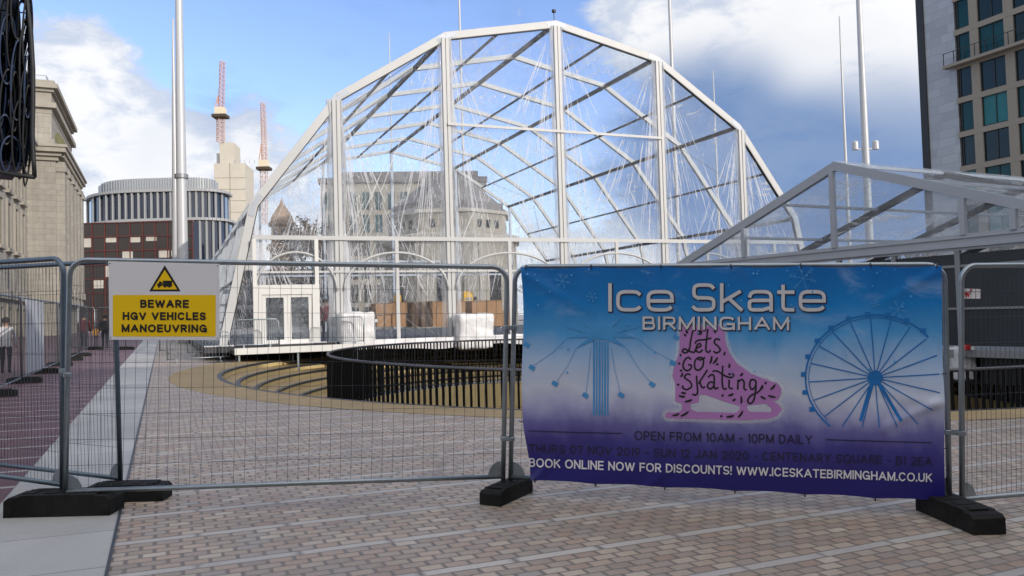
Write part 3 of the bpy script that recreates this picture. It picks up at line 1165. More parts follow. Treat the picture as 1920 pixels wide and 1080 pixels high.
# platform that carries the tent
plat = thing('tent_platform', gp(0, 0), 'low white edged platform carrying the big clear tent over the well', 'platform')
q = MB()
q.obox(gp(-bu - 0.5, 0.50, -0.5), GA * (2 * bu + 1.0), TA * (LEN + 1.5), V((0, 0, DECK - 0.505)))
q.build('deck', 'deck_dark', plat)
ub0 = f1(640, 620)[0]
q = MB()
n = 60
u_a, u_b = ub0, bu + 0.4
for i in range(n):
    a, c = u_a + (u_b - u_a) * i / n, u_a + (u_b - u_a) * (i + 1) / n

    def sag(u__):
        return 0.36 + 0.05 * math.sin(u__ * 1.35) + 0.02 * math.sin(u__ * 3.7 + 1)
    for (zt_, zb_, dt0, dt1) in ((DECK + 0.03, 0.52, -0.56, -0.58), (0.52, None, -0.58, -0.55)):
        za = zb_ if zb_ is not None else sag(a)
        zc = zb_ if zb_ is not None else sag(c)
        q.quad([gp(a, za, dt1 + 0.02 * math.sin(a * 5)), gp(c, zc, dt1 + 0.02 * math.sin(c * 5)), gp(c, zt_, dt0), gp(a, zt_, dt0)])
q.build('skirt', 'white_pvc', plat)
q = MB()
q.obox(gp(-bu - 0.5, DECK - 0.003, -0.54), GA * (2 * bu + 1.0), TA * 0.5, V((0, 0, 0.035)))
q.build('kerb_rail', 'white_pvc', plat)
# landing before the door
q = MB()
la, lb = f1(432, 660)[0], ub0 + 0.5
q.obox(gp(la, 0.44, -2.0), GA * (lb - la), TA * 1.5, V((0, 0, 0.16)), 1)
q.obox(gp(la, 0.46, -2.06), GA * (lb - la), TA * 0.058, V((0, 0, 0.22)), 0)
q.obox(gp(la - 1.9, 0.16, -1.9), GA * 1.89, TA * 1.3, V((0, 0, 0.06)), 1)
q.build('landing', ['door_white', 'deck_dark'], plat)
for uu_ in (la + 0.15, la + 2.1, la + 4.0, lb - 0.3, la - 1.7, la - 0.9):
    for tt in (-1.95, -0.7):
        q = MB()
        p = gp(uu_, 0, tt)
        q.beam(V((p.x, p.y, gz(p.x) - (0.0 if uu_ < la + 0.2 else 0.9))), V((p.x, p.y, 0.44 if uu_ > la else 0.16)), 0.06, 0.06, GA)
        q.build('leg', 'galvanised', plat)

# wrapped ballast blocks
def wrinkled_block(w, d_, h, seed):
    bm_ = bmesh.new()
    bmesh.ops.create_cube(bm_, size=1.0)
    bmesh.ops.subdivide_edges(bm_, edges=bm_.edges[:], cuts=19, use_grid_fill=True)
    for v_ in bm_.verts:
        c = v_.co
        for i in range(3):
            pass
        k = noise.noise(c * 3.1 + V((seed, 0, 0))) * 0.045 + (1 - abs(noise.noise(V((c.x * 5, c.y * 5, c.z * 2.2)) + V((0, seed, 0))))) * 0.05 - 0.04 + noise.noise(c * 11) * 0.014
        nrm_ = c.normalized()
        # soften corners
        e = sorted([abs(c.x), abs(c.y), abs(c.z)])
        soft = max(0, e[1] - 0.40) * 0.35
        c2_ = c + nrm_ * (k - soft)
        v_.co = V((c2_.x * w, c2_.y * d_, (c2_.z + 0.5) * h))
    me = bpy.data.meshes.new('ballast_block')
    bm_.to_mesh(me)
    bm_.free()
    me.materials.append(MATS['wrap_white'])
    for p_ in me.polygons:
        p_.use_smooth = True
    return me


def strapped(px0, px1, py0, py1, seed, label, grp, back):
    ua, za = guz(px0, py1, back)
    uc, zc = guz(px1, py0, back)
    w = (uc - ua)
    o = bpy.data.objects.new('ballast_block', wrinkled_block(w * 1.0, 0.95, zc - za, seed))
    o.location = gp((ua + uc) / 2 + 0.05, za, 0) - GN * (back - 0.45)
    o.rotation_euler = (0, 0, R(21.5))
    col.objects.link(o)
    q_ = MB()
    for hh in (0.52,):
        q_.beam(gp((ua + uc) / 2 - w * 0.40, za + (zc - za) * hh, 0) - GN * (back + 0.075), gp((ua + uc) / 2 + w * 0.47, za + (zc - za) * hh, 0) - GN * (back + 0.075), 0.03, 0.04, GN)
    return tag(o, label, 'ballast', grp)


strapped(637, 700, 585, 655, 1.0, 'white wrapped ballast block beside the tent door', 'wrapped ballast blocks', 0.9)
strapped(860, 923, 587, 656, 5.0, 'white wrapped ballast block at the foot of the tent post right of the cartons', 'wrapped ballast blocks', 0.9)
strapped(1022, 1085, 586, 654, 9.0, 'white wrapped ballast block standing behind the banner', 'wrapped ballast blocks', 0.9)
bag = bpy.data.objects.new('ballast_bag', wrinkled_block(0.42, 0.42, 0.75, 3.3))
pb_ = G(1806, 712)
bag.location = pb_
col.objects.link(bag)
tag(bag, 'small white ballast sack beside the stone ring, right of the banner', 'ballast')

# cartons on the platform
FB = (gp(0, 0, 2.2), GA, -GN)


def carton(px0, py0, px1, py1, t, mat, label, group, depth=0.9):
    o = gp(0, 0, t)
    h0 = hit(px0, py1, o, GN)
    h1 = hit(px1, py0, o, GN)
    ua, uc = (h0 - o).dot(GA), (h1 - o).dot(GA)
    base = gp((ua + uc) / 2, max(DECK, h0.z), t)
    q_ = MB()
    w, h = uc - ua - 0.015, h1.z - max(DECK, h0.z) - 0.01
    q_.obox(gp(ua, max(DECK, h0.z), t), GA * w, TA * depth, V((0, 0, h)), 0)
    q_.obox(gp(ua + w * 0.46, max(DECK, h0.z) + 0.002, t - 0.004), GA * 0.07, TA * 0.003, V((0, 0, h - 0.004)), 1)
    q_.obox(gp(ua + 0.003, max(DECK, h0.z) + h * 0.96, t - 0.006), GA * (w - 0.006), TA * 0.003, V((0, 0, 0.03)), 1)
    return tag(q_.build('carton', [mat, 'cardboard_dark'], None, origin=base, bevel=0.01), label, 'carton', group)


cg = 'cardboard cartons stacked in the tent'
for (x0, y0, x1, y1, t, mt, lb) in [
    (707, 590, 734, 613, 1.6, 'cardboard', 'brown carton at the bottom left of the stacks in the tent'),
    (705, 568, 736, 590, 1.6, 'cardboard', 'brown carton on top at the left end of the stacks'),
    (736, 588, 762, 613, 1.9, 'cardboard', 'brown carton low in the second stack from the left'),
    (735, 566, 764, 588, 1.9, 'cardboard', 'brown carton on top of the second stack from the left'),
    (772, 590, 790, 613, 2.4, 'cardboard_dark', 'dark carton low in the dark stack'),
    (770, 566, 791, 590, 2.4, 'cardboard_dark', 'dark carton on top of the dark stack'),
    (791, 588, 812, 613, 2.2, 'cardboard_dark', 'dark brown carton below another beside the largest carton'),
    (791, 565, 811, 588, 2.2, 'cardboard_dark', 'dark brown carton on top beside the largest carton'),
    (812, 563, 873, 613, 1.8, 'cardboard', 'largest plain brown carton left of the right-hand ballast block'),
    (886, 562, 942, 613, 2.0, 'cardboard', 'tall brown carton behind the right-hand ballast block'),
    (943, 582, 958, 613, 2.0, 'cardboard', 'narrow brown carton at the right end of the row')]:
    carton(x0, y0, x1, y1, t, mt, lb, cg)
# white trestle table left of the cartons
tb = thing('trestle_table', gp(guz(700, 600)[0], DECK, 1.0), 'small white trestle table behind the left ballast block', 'table')
ua, ub = guz(668, 600)[0], guz(716, 600)[0]
q = MB()
q.obox(gp(ua, DECK + 0.70, 0.7), GA * (ub - ua), TA * 0.6, V((0, 0, 0.12)))
q.build('tabletop', 'white_pvc', tb)
for uu_ in (ua + 0.08, ub - 0.12):
    for tt in (0.75, 1.2):
        q = MB()
        q.obox(gp(uu_, DECK, tt), GA * 0.04, TA * 0.04, V((0, 0, 0.70)))
        q.build('leg', 'galvanised', tb)
# yellow power boxes fixed to the posts of the tent
for (x0, y0, x1, y1, lb) in ((871, 546, 886, 565, 'yellow power box on the rear post above the tall carton'),
                             (741, 553, 752, 569, 'yellow power box on the post above the left cartons')):
    o = gp(0, 0, 3.2)
    h0, h1 = hit(x0, y1, o, GN), hit(x1, y0, o, GN)
    ua, uc = (h0 - o).dot(GA), (h1 - o).dot(GA)
    q = MB()
    q.obox(gp(ua, h0.z, 3.2), GA * (uc - ua), TA * 0.2, V((0, 0, h1.z - h0.z)))
    q.obox(gp((ua + uc) / 2 - 0.03, DECK, 3.28), GA * 0.06, TA * 0.06, V((0, 0, h0.z - DECK)), 1)
    q.obox(gp(ua + 0.04, h0.z + 0.05, 3.19), GA * (uc - ua - 0.08), TA * 0.02, V((0, 0, 0.12)), 1)
    tag(q.build('power_box', ['box_yellow', 'mast_grey'], None, origin=gp((ua + uc) / 2, DECK, 3.28)), lb, 'power box')

# ------------------------------------------------------------------ right-hand marquee
E0 = P(1266, 495, 25.8)
G2 = V((0.5, -0.866, 0))
N2 = V((-0.866, -0.5, 0))      # faces the viewer's left
RD = V((math.sin(R(64)), math.cos(R(64)), 0))
ZE = E0.z
O2 = V((E0.x, E0.y, 0))


def m2uz(px, py, off=0.0):
    o = O2 + N2 * off
    h = hit(px, py, o, N2)
    return (h - o).dot(G2), h.z


def mp(u, z, t=0.0, off=0.0):
    return O2 + G2 * u + V((0, 0, z)) + RD * t + N2 * off


ua2, za2 = m2uz(1563, 303)
UW = 2 * ua2
print('MARQUEE', ua2, za2, ZE, UW)
mq = thing('marquee', mp(ua2, 0.5), 'smaller pitched clear-roofed marquee with dark glazed walls at right', 'marquee')
MBAY, MN = 4.4, 4
for k in range(MN + 1):
    mt = 'aluminium_grey' if k == 0 else 'purlin_dark'
    for (a, za, c, zc) in ((0, ZE, ua2, za2), (ua2, za2, UW, ZE)):
        q = MB()
        dp = 0.24 if k == 0 else 0.20
        q.prism([mp(a, za, k * MBAY), mp(c, zc, k * MBAY), mp(c, zc - dp, k * MBAY), mp(a, za - dp, k * MBAY)], RD * 0.14)
        q.build('rafter', mt, mq)
q = MB()
q.obox(mp(0, ZE - 0.30, -0.02), G2 * UW, RD * 0.12, V((0, 0, 0.30)))
q.obox(mp(0, ZE - 0.36, 0.0), G2 * UW, RD * 0.06, V((0, 0, 0.058)))
q.obox(mp(0, ZE - 0.10, -0.05), G2 * UW, RD * 0.028, V((0, 0, 0.03)))
q.obox(mp(0, ZE - 0.30, -0.05), G2 * UW, RD * 0.028, V((0, 0, 0.05)))
q.build('tie_beam', 'aluminium_grey', mq)
for px in (1395, 1565, 1808, 1903):
    uu_ = m2uz(px, 450)[0]
    zt_ = ZE + (za2 - ZE) * (uu_ / ua2 if uu_ < ua2 else (UW - uu_) / (UW - ua2)) - 0.25
    q = MB()
    q.obox(mp(uu_ - 0.065, ZE - 0.02, -0.06), G2 * 0.13, RD * 0.10, V((0, 0, zt_ - ZE + 0.02)))
    q.build('gable_post', 'aluminium_grey', mq)
for k, fz in enumerate((0.0, 0.33, 0.66, 1.0)):
    for sgn in ((0, 1) if fz < 1 else (0,)):
        uu_ = ua2 * fz if sgn == 0 else UW - ua2 * fz
        q = MB()
        q.beam(mp(uu_, ZE + (za2 - ZE) * fz - 0.07, 0.14), mp(uu_, ZE + (za2 - ZE) * fz - 0.07, MBAY * MN), 0.08, 0.08, G2)
        q.build('purlin', 'aluminium_grey', mq)
q = MB()
for (a, za, c, zc) in ((0, ZE, ua2, za2), (ua2, za2, UW + 0.3, ZE - 0.15)):
    for k in range(MN):
        for s_ in range(4):
            f0, f1_ = s_ / 4, (s_ + 1) / 4
            t0, t1 = k * MBAY, (k + 1) * MBAY
            w_ = 0.05 * math.sin(k * 2.1 + s_)
            q.quad([mp(lerp(a, c, f0), lerp(za, zc, f0) + 0.03, t0), mp(lerp(a, c, f1_), lerp(za, zc, f1_) + 0.03, t0),
                    mp(lerp(a, c, f1_), lerp(za, zc, f1_) + 0.03, t1), mp(lerp(a, c, f0), lerp(za, zc, f0) + 0.03, t1)], 0,
                   [(t0, f0 * 6 + a), (t0, f1_ * 6 + a), (t1, f1_ * 6 + a), (t1, f0 * 6 + a)])
q.build('roof_film', 'film_marquee', mq)
q = MB()
n = 24
for i in range(n):
    a, c = UW * i / n, UW * (i + 1) / n

    def rz_(u__):
        return ZE + (za2 - ZE) * (u__ / ua2 if u__ < ua2 else (UW - u__) / (UW - ua2)) - 0.1
    q.quad([mp(a, ZE - 0.05, 0.05), mp(c, ZE - 0.05, 0.05), mp(c, rz_(c), 0.05), mp(a, rz_(a), 0.05)], 0, [(a, 0), (c, 0), (c, rz_(c) - ZE), (a, rz_(a) - ZE)])
q.build('gable_film', 'film_marquee', mq)
ZW = 0.48
npan = 8
for i in range(npan):
    a, c = UW * i / npan, UW * (i + 1) / npan
    q = MB()
    q.obox(mp(a + 0.06, ZW + 0.08, 0.04), G2 * (c - a - 0.12), RD * 0.03, V((0, 0, ZE - 0.44 - ZW - 0.08)), 0)
    q.obox(mp(a, ZW, 0.0), G2 * 0.06, RD * 0.09, V((0, 0, ZE - 0.36 - ZW)), 1)
    q.obox(mp(c - 0.06, ZW, 0.002), G2 * 0.058, RD * 0.09, V((0, 0, ZE - 0.36 - ZW)), 1)
    q.obox(mp(a + 0.06, ZW + 0.9, 0.01), G2 * (c - a - 0.12), RD * 0.03, V((0, 0, 0.05)), 1)
    q.obox(mp(a + 0.06, ZE - 0.75, 0.01), G2 * (c - a - 0.12), RD * 0.03, V((0, 0, 0.06)), 1)
    q.build('wall_panel', ['glass_tent', 'mast_grey'], mq)
# solid sides and rear of the marquee (glazed, dark)
q = MB()
q.obox(mp(0, ZW, 0.14), RD * MBAY * MN, G2 * 0.06, V((0, 0, ZE - 0.36 - ZW)))
q.build('wall_panel', 'glass_tent', mq)
q = MB()
q.obox(mp(UW - 0.06, ZW, 0.14), RD * MBAY * MN, G2 * 0.06, V((0, 0, ZE - 0.36 - ZW)))
q.build('wall_panel', 'glass_tent', mq)
q = MB()
q.obox(mp(-0.1, ZW - 0.16, -0.15), G2 * (UW + 0.2), RD * (MBAY * MN + 0.3), V((0, 0, 0.155)))
q.build('floor_edge', 'mast_grey', mq)
q = MB()
q.obox(mp(0.2, -0.3, 0.25), G2 * (UW - 0.4), RD * (MBAY * MN - 0.4), V((0, 0, ZW - 0.16 + 0.3)))
q.build('understage_shade', 'edge_black', mq)  # black box gives the shaded void under the floor by colour
# a handful of lamps/boxes seen dim behind: kept to what the photo shows
q = MB()
p = mp(m2uz(1817, 640)[0], ZW, -0.4)
q.obox(p, G2 * 0.2, RD * 0.15, V((0, 0, 0.12)))
tag(q.build('fire_point', 'plastic_red', None, origin=p, bevel=0.02), 'small red box on the marquee floor edge', 'box')

# ------------------------------------------------------------------ site fence in front
MESHG = 'mesh fence panels across the front'


def fence_panel(A, B, At, Bt, label, pitch_w=0.085, rows=9, dark=False, rail_h=0.07, round_l=True, round_r=True, tubes=0.021):
    """A,B feet of the posts; At,Bt tops of the posts (rail height)"""
    root = thing('mesh_fence', (A + B) / 2, label, 'fence', MESHG)
    W_ = (B - A).length
    ex = (B - A).normalized()

    def pt(s, t):
        return lerp(lerp(A, B, s), lerp(At, Bt, s), t)
    H_ = (At - A).length
    rr = 0.13
    pts = [pt(0, 0.0), pt(0, 0.5), pt(0, 1 - rr / H_)]
    for k in range(1, 6):
        an = math.pi / 2 * k / 6
        pts.append(pt((rr - rr * math.cos(an)) / W_, 1 - (rr - rr * math.sin(an)) / H_))
    pts += [pt(rr / W_, 1), pt(0.5, 1), pt(1 - rr / W_, 1)]
    for k in range(1, 6):
        an = math.pi / 2 * k / 6
        pts.append(pt(1 - (rr - rr * math.sin(an)) / W_, 1 - (rr - rr * math.cos(an)) / H_))
    pts += [pt(1, 1 - rr / H_), pt(1, 0.5), pt(1, 0)]
    q_ = MB()
    q_.tube(pts, tubes, 10)
    q_.tube([pt(0, rail_h / H_), pt(1, rail_h / H_)], tubes * 0.95, 10)
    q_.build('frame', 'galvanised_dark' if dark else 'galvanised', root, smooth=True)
    q_ = MB()
    n_ = int(W_ / pitch_w)
    for k in range(1, n_):
        s = k / n_
        wob_ = 0.0015 * math.sin(k * 1.7)
        q_.tube([pt(s, rail_h / H_), pt(s + wob_, 0.5), pt(s, 1.0 if rr / W_ < s < 1 - rr / W_ else 0.97)], 0.0017, 3, cap=False)
    for k in range(1, rows):
        t = rail_h / H_ + (1 - rail_h / H_) * k / rows
        q_.tube([pt(0, t), pt(0.5, t - 0.002), pt(1, t)], 0.0017, 3, cap=False)
    q_.build('mesh_infill', 'wire', root)
    for s0, sg in ((0, 1), (1, -1)):
        q_ = MB()
        o_ = pt(s0, rail_h / H_) + ex * sg * 0.018
        poly = [o_]
        for k in range(7):
            an = math.pi / 2 * k / 6
            poly.append(o_ + ex * sg * 0.11 * math.cos(an) + UPZ * 0.13 * math.sin(an))
        nn = ex.cross(UPZ)
        q_.prism([p_ - nn * 0.003 for p_ in poly], nn * 0.006)
        q_.build('corner_plate', 'galvanised', root)
    return root, pt


def PD(px, py, d):
    return P(px, py, d)


# panel with the warning sign
fB, ptB = fence_panel(PD(122, 938, 6.14), PD(943, 908, 6.63), PD(131, 487, 6.14), PD(951, 501, 6.63),
                      'mesh fence panel that carries the yellow and white warning sign')
# panel that carries the banner
fC, ptC = fence_panel(PD(957, 909, 6.66), PD(1780, 945, 5.92), PD(966, 500, 6.66), PD(1771, 496, 5.92),
                      'mesh fence panel behind the large ice skating banner')
# right panel
dR0 = 5.95
aR, bR = PD(1804, 953, dR0), None
dirR = V((math.cos(R(-12)), math.sin(R(-12)) + 0.42, 0)).normalized()
bR = V((aR.x, aR.y, 0)) + dirR * 3.45
fD, ptD = fence_panel(aR, V((bR.x, bR.y, aR.z - 0.02)), PD(1802, 498, dR0), V((bR.x, bR.y, PD(1802, 498, dR0).z - 0.02)),
                      'mesh fence panel at the right edge with a small sticker', 0.045, 9)
# two panels going off to the left
aL, tL = PD(117, 925, 6.25), PD(119, 484, 6.25)
dl = V((-0.90, 0.44, 0)).normalized() * 3.45
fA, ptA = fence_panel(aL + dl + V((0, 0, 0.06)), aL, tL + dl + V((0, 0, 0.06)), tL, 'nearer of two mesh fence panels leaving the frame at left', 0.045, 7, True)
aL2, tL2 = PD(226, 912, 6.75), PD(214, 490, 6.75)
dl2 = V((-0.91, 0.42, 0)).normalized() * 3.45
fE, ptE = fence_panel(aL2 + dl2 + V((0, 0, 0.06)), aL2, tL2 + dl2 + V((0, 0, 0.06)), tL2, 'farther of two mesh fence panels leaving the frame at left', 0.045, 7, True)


# rubber feet
def foot_mesh(mat='rubber'):
    q_ = MB()
    L, Wd, Hh = 0.72, 0.24, 0.155
    prof_ = [(-L / 2, 0), (-L / 2, Hh * 0.74), (-L / 2 + 0.03, Hh * 0.90), (-L * 0.36, Hh * 0.93), (-L * 0.345, Hh), (L * 0.345, Hh), (L * 0.36, Hh * 0.93), (L / 2 - 0.03, Hh * 0.90), (L / 2, Hh * 0.74), (L / 2, 0)]
    q_.prism([V((x, -Wd / 2, z)) for x, z in prof_], V((0, Wd, 0)))
    for k in range(4):
        x = -0.26 + 0.15 * k
        q_.obox(V((x, -0.07, Hh - 0.001)), V((0.08, 0, 0)), V((0, 0.14, 0)), V((0, 0, 0.006)))
    for sgn in (-1, 1):
        q_.obox(V((sgn * (L / 2 - 0.035) - 0.03, -Wd / 2 - 0.004, 0.02)), V((0.06, 0, 0)), V((0, Wd + 0.008, 0)), V((0, 0, 0.06)))
    return q_


f0 = foot_mesh().build('rubber_block', 'rubber', None, origin=(0, 0, 0), bevel=0.012)
FG = 'black rubber feet of the mesh fence'


def put_foot(first, p, ang, label, grp=FG, sc_=1.0):
    o = f0 if first else f0.copy()
    if not first:
        col.objects.link(o)
    o.location = V((p.x, p.y, gz(p.x)))
    o.rotation_euler = (0, math.atan(0.021 * math.cos(ang)), ang)
    o.scale = (sc_, sc_, sc_)
    tag(o, label, 'fence foot', grp)
    return o


put_foot(True, (G(122, 962)), R(4), 'black rubber foot under the left post of the sign panel', FG, 1.12)
put_foot(False, (G(240, 936)), R(4), 'black rubber foot half hidden behind the left front foot', FG, 0.92)
put_foot(False, (G(951, 934)), R(62), 'black rubber foot between the sign panel and the banner panel', FG, 0.82)
put_foot(False, (G(1797, 978)), R(93), 'black rubber foot at the right end of the banner', FG, 0.98)
# couplers joining neighbouring posts
cl0 = None
for (pa, pb, lb) in ((ptB(1, 0.21), ptC(0, 0.21), 'low metal clamp joining the posts left of the banner'),
                     (ptB(1, 0.72), ptC(0, 0.72), 'high metal clamp joining the posts left of the banner'),
                     (ptC(1, 0.30), ptD(0, 0.31), 'low metal clamp joining the posts right of the banner'),
                     (ptA(1, 0.52), ptB(0, 0.52), 'metal clamp joining the two posts left of the warning sign')):
    q = MB()
    q.beam(pa - V((0, 0.028, 0)), pb - V((0, 0.028, 0)), 0.012, 0.035)
    q.beam(pa + V((0, 0.028, 0)), pb + V((0, 0.028, 0)), 0.012, 0.035)
    mid = (pa + pb) / 2
    q.tube([mid - V((0, 0.06, 0)), mid + V((0, 0.06, 0))], 0.010, 6)
    q.lathe(pa - V((0, 0, 0.02)), [(0.026, 0), (0.030, 0.005), (0.030, 0.035), (0.026, 0.04)], 10)
    q.lathe(pb - V((0, 0, 0.02)), [(0.026, 0), (0.030, 0.005), (0.030, 0.035), (0.026, 0.04)], 10)
    tag(q.build('pipe_coupler', 'galvanised', None, origin=mid), lb, 'clamp', 'clamps on the fence posts')


# ------------------------------------------------------------------ printed surfaces
def sarc(cx_, cy_, rx_, ry_, a0, a1, n_=2.0, k=14):
    """arc of a (super)ellipse, degrees anticlockwise from the right, y down"""
    pts = []
    for i in range(k + 1):
        a = R(a0 + (a1 - a0) * i / k)
        c, s_ = math.cos(a), math.sin(a)
        pts.append((cx_ + rx_ * math.copysign(abs(c) ** (2 / n_), c), cy_ - ry_ * math.copysign(abs(s_) ** (2 / n_), s_)))
    return pts


def glyph(ch, n_, wide):
    """centre lines of a letter in a box one high; returns (lines, width)"""
    W_ = {'A': .80, 'B': .60, 'C': .74, 'D': .68, 'E': .54, 'F': .52, 'G': .76, 'H': .64, 'I': 0, 'J': .46, 'K': .64, 'L': .50, 'M': .80, 'N': .66, 'O': .82,
          'P': .58, 'Q': .82, 'R': .60, 'S': .60, 'T': .62, 'U': .64, 'V': .74, 'W': 1.08, 'X': .68, 'Y': .70, 'Z': .60, '0': .58, '1': .16, '2': .54, '3': .52,
          '4': .58, '5': .52, '6': .54, '7': .52, '8': .54, '9': .54, '-': .30, '.': 0, '!': 0, ' ': .16, 'c': .66, 'e': .70, 'k': .58, 'a': .64, 't': .40}
    w = W_[ch] * wide
    h = w / 2
    up = lambda pts: pts

    def bowl(y0, y1, ww):
        r_ = min((y1 - y0) / 2, ww)
        return [(0, y0), (ww - r_, y0)] + sarc(ww - r_, (y0 + y1) / 2, r_, (y1 - y0) / 2, 90, -90, n_)[1:-1] + [(ww - r_, y1), (0, y1)]
    g_ = {
        'A': [[(0, 1), (h, 0)], [(h, 0), (w, 1)], [(w * .17, .67), (w * .83, .67)]],
        'B': [[(0, 0), (0, 1)], bowl(0, .48, w * .92), bowl(.48, 1, w)],
        'C': [sarc(h, .5, h, .5, 42, 318, n_, 24)],
        'D': [[(0, 0), (0, 1)], bowl(0, 1, w)],
        'E': [[(0, 0), (0, 1)], [(0, 0), (w, 0)], [(0, .49), (w * .92, .49)], [(0, 1), (w, 1)]],
        'F': [[(0, 0), (0, 1)], [(0, 0), (w, 0)], [(0, .49), (w * .9, .49)]],
        'G': [sarc(h, .5, h, .5, 42, 345, n_, 26), [(w * .55, .56), (w, .56)], [(w, .56), (w, 1)]],
        'H': [[(0, 0), (0, 1)], [(w, 0), (w, 1)], [(0, .48), (w, .48)]],
        'I': [[(0, 0), (0, 1)]],
        'J': [[(w, 0), (w, .7)] + sarc(h, .7, h, .3, 0, -170, n_)],
        'K': [[(0, 0), (0, 1)], [(w * .95, 0), (0, .60)], [(w * .34, .42), (w, 1)]],
        'L': [[(0, 0), (0, 1)], [(0, 1), (w, 1)]],
        'M': [[(0, 0), (0, 1)], [(w, 0), (w, 1)], [(0, 0), (h, .95)], [(h, .95), (w, 0)]],
        'N': [[(0, 0), (0, 1)], [(w, 0), (w, 1)], [(0, 0), (w, 1)]],
        'O': [sarc(h, .5, h, .5, 90, 450, n_, 30)],
        'P': [[(0, 0), (0, 1)], bowl(0, .56, w)],
        'Q': [sarc(h, .5, h, .5, 90, 450, n_, 30), [(w * .6, .7), (w, 1.05)]],
        'R': [[(0, 0), (0, 1)], bowl(0, .54, w * .96), [(w * .45, .54), (w, 1)]],
        'S': [sarc(h, .26, h * .95, .26, 25, 270, n_, 16) + sarc(h, .76, h, .24, 90, -155, n_, 16)],
        'T': [[(0, 0), (w, 0)], [(h, 0), (h, 1)]],
        'U': [[(0, 0), (0, .6)] + sarc(h, .62, h, .38, 180, 360, n_)[1:] + [(w, .6), (w, 0)]],
        'V': [[(0, 0), (h, 1)], [(h, 1), (w, 0)]],
        'W': [[(0, 0), (w * .25, 1)], [(w * .25, 1), (h, .05)], [(h, .05), (w * .75, 1)], [(w * .75, 1), (w, 0)]],
        'X': [[(0, 0), (w, 1)], [(w, 0), (0, 1)]],
        'Y': [[(0, 0), (h, .52)], [(w, 0), (h, .52)], [(h, .52), (h, 1)]],
        'Z': [[(0, 0), (w, 0)], [(w, 0), (0, 1)], [(0, 1), (w, 1)]],
        '0': [sarc(h, .5, h, .5, 90, 450, n_, 28)],
        '1': [[(w, 0), (w, 1)], [(0, .16), (w, 0)]],
        '2': [sarc(h, .28, h, .28, 170, -30, n_, 14) + [(0, 1)], [(0, 1), (w, 1)]],
        '3': [sarc(h, .25, h * .92, .25, 160, -90, n_), sarc(h, .75, h, .25, 90, -160, n_)],
        '4': [[(w * .75, 0), (0, .72)], [(0, .72), (w, .72)], [(w * .75, 0), (w * .75, 1)]],
        '5': [[(w * .9, 0), (w * .12, 0)], [(w * .12, 0), (w * .08, .45)], sarc(h, .68, h, .32, 130, -160, n_, 16)],
        '6': [sarc(h, .68, h, .32, 90, 450, n_, 20), [(w * .75, 0), (w * .06, .58)]],
        '7': [[(0, 0), (w, 0)], [(w, 0), (w * .35, 1)]],
        '8': [sarc(h, .25, h * .88, .25, 90, 450, n_, 20), sarc(h, .75, h, .25, 90, 450, n_, 20)],
        '9': [sarc(h, .32, h, .32, 90, 450, n_, 20), [(w * .25, 1), (w * .94, .42)]],
        '-': [[(0, .56), (w, .56)]], '.': [[(0, .93), (0, 1)]], '!': [[(0, 0), (0, .54)], [(0, .97), (0, 1)]], ' ': [],
        'c': [sarc(h, .635, h, .365, 38, 322, n_, 24)],
        'e': [[(0, .64), (w, .64)], sarc(h, .635, h, .365, 0, 318, n_, 28)],
        'k': [[(0, 0), (0, 1)], [(w * .92, .27), (w * .08, .66)], [(w * .36, .54), (w, 1)]],
        'a': [sarc(h, .60, h * .96, .33, 165, 90, n_, 8) + sarc(h, .60, h, .33, 90, 0, n_, 8) + [(w, 1)],
              [(w, .62), (w * .3, .62)] + sarc(w * .3, .81, w * .3, .19, 90, 270, n_, 10) + [(w * .6, 1), (w, .90)]],
        't': [[(w * .30, .06), (w * .30, .8)] + sarc(w * .75, .78, w * .45, .22, 180, 270, n_, 6) + [(w, 1)], [(0, .29), (w, .29)]],
    }
    return g_[ch], w


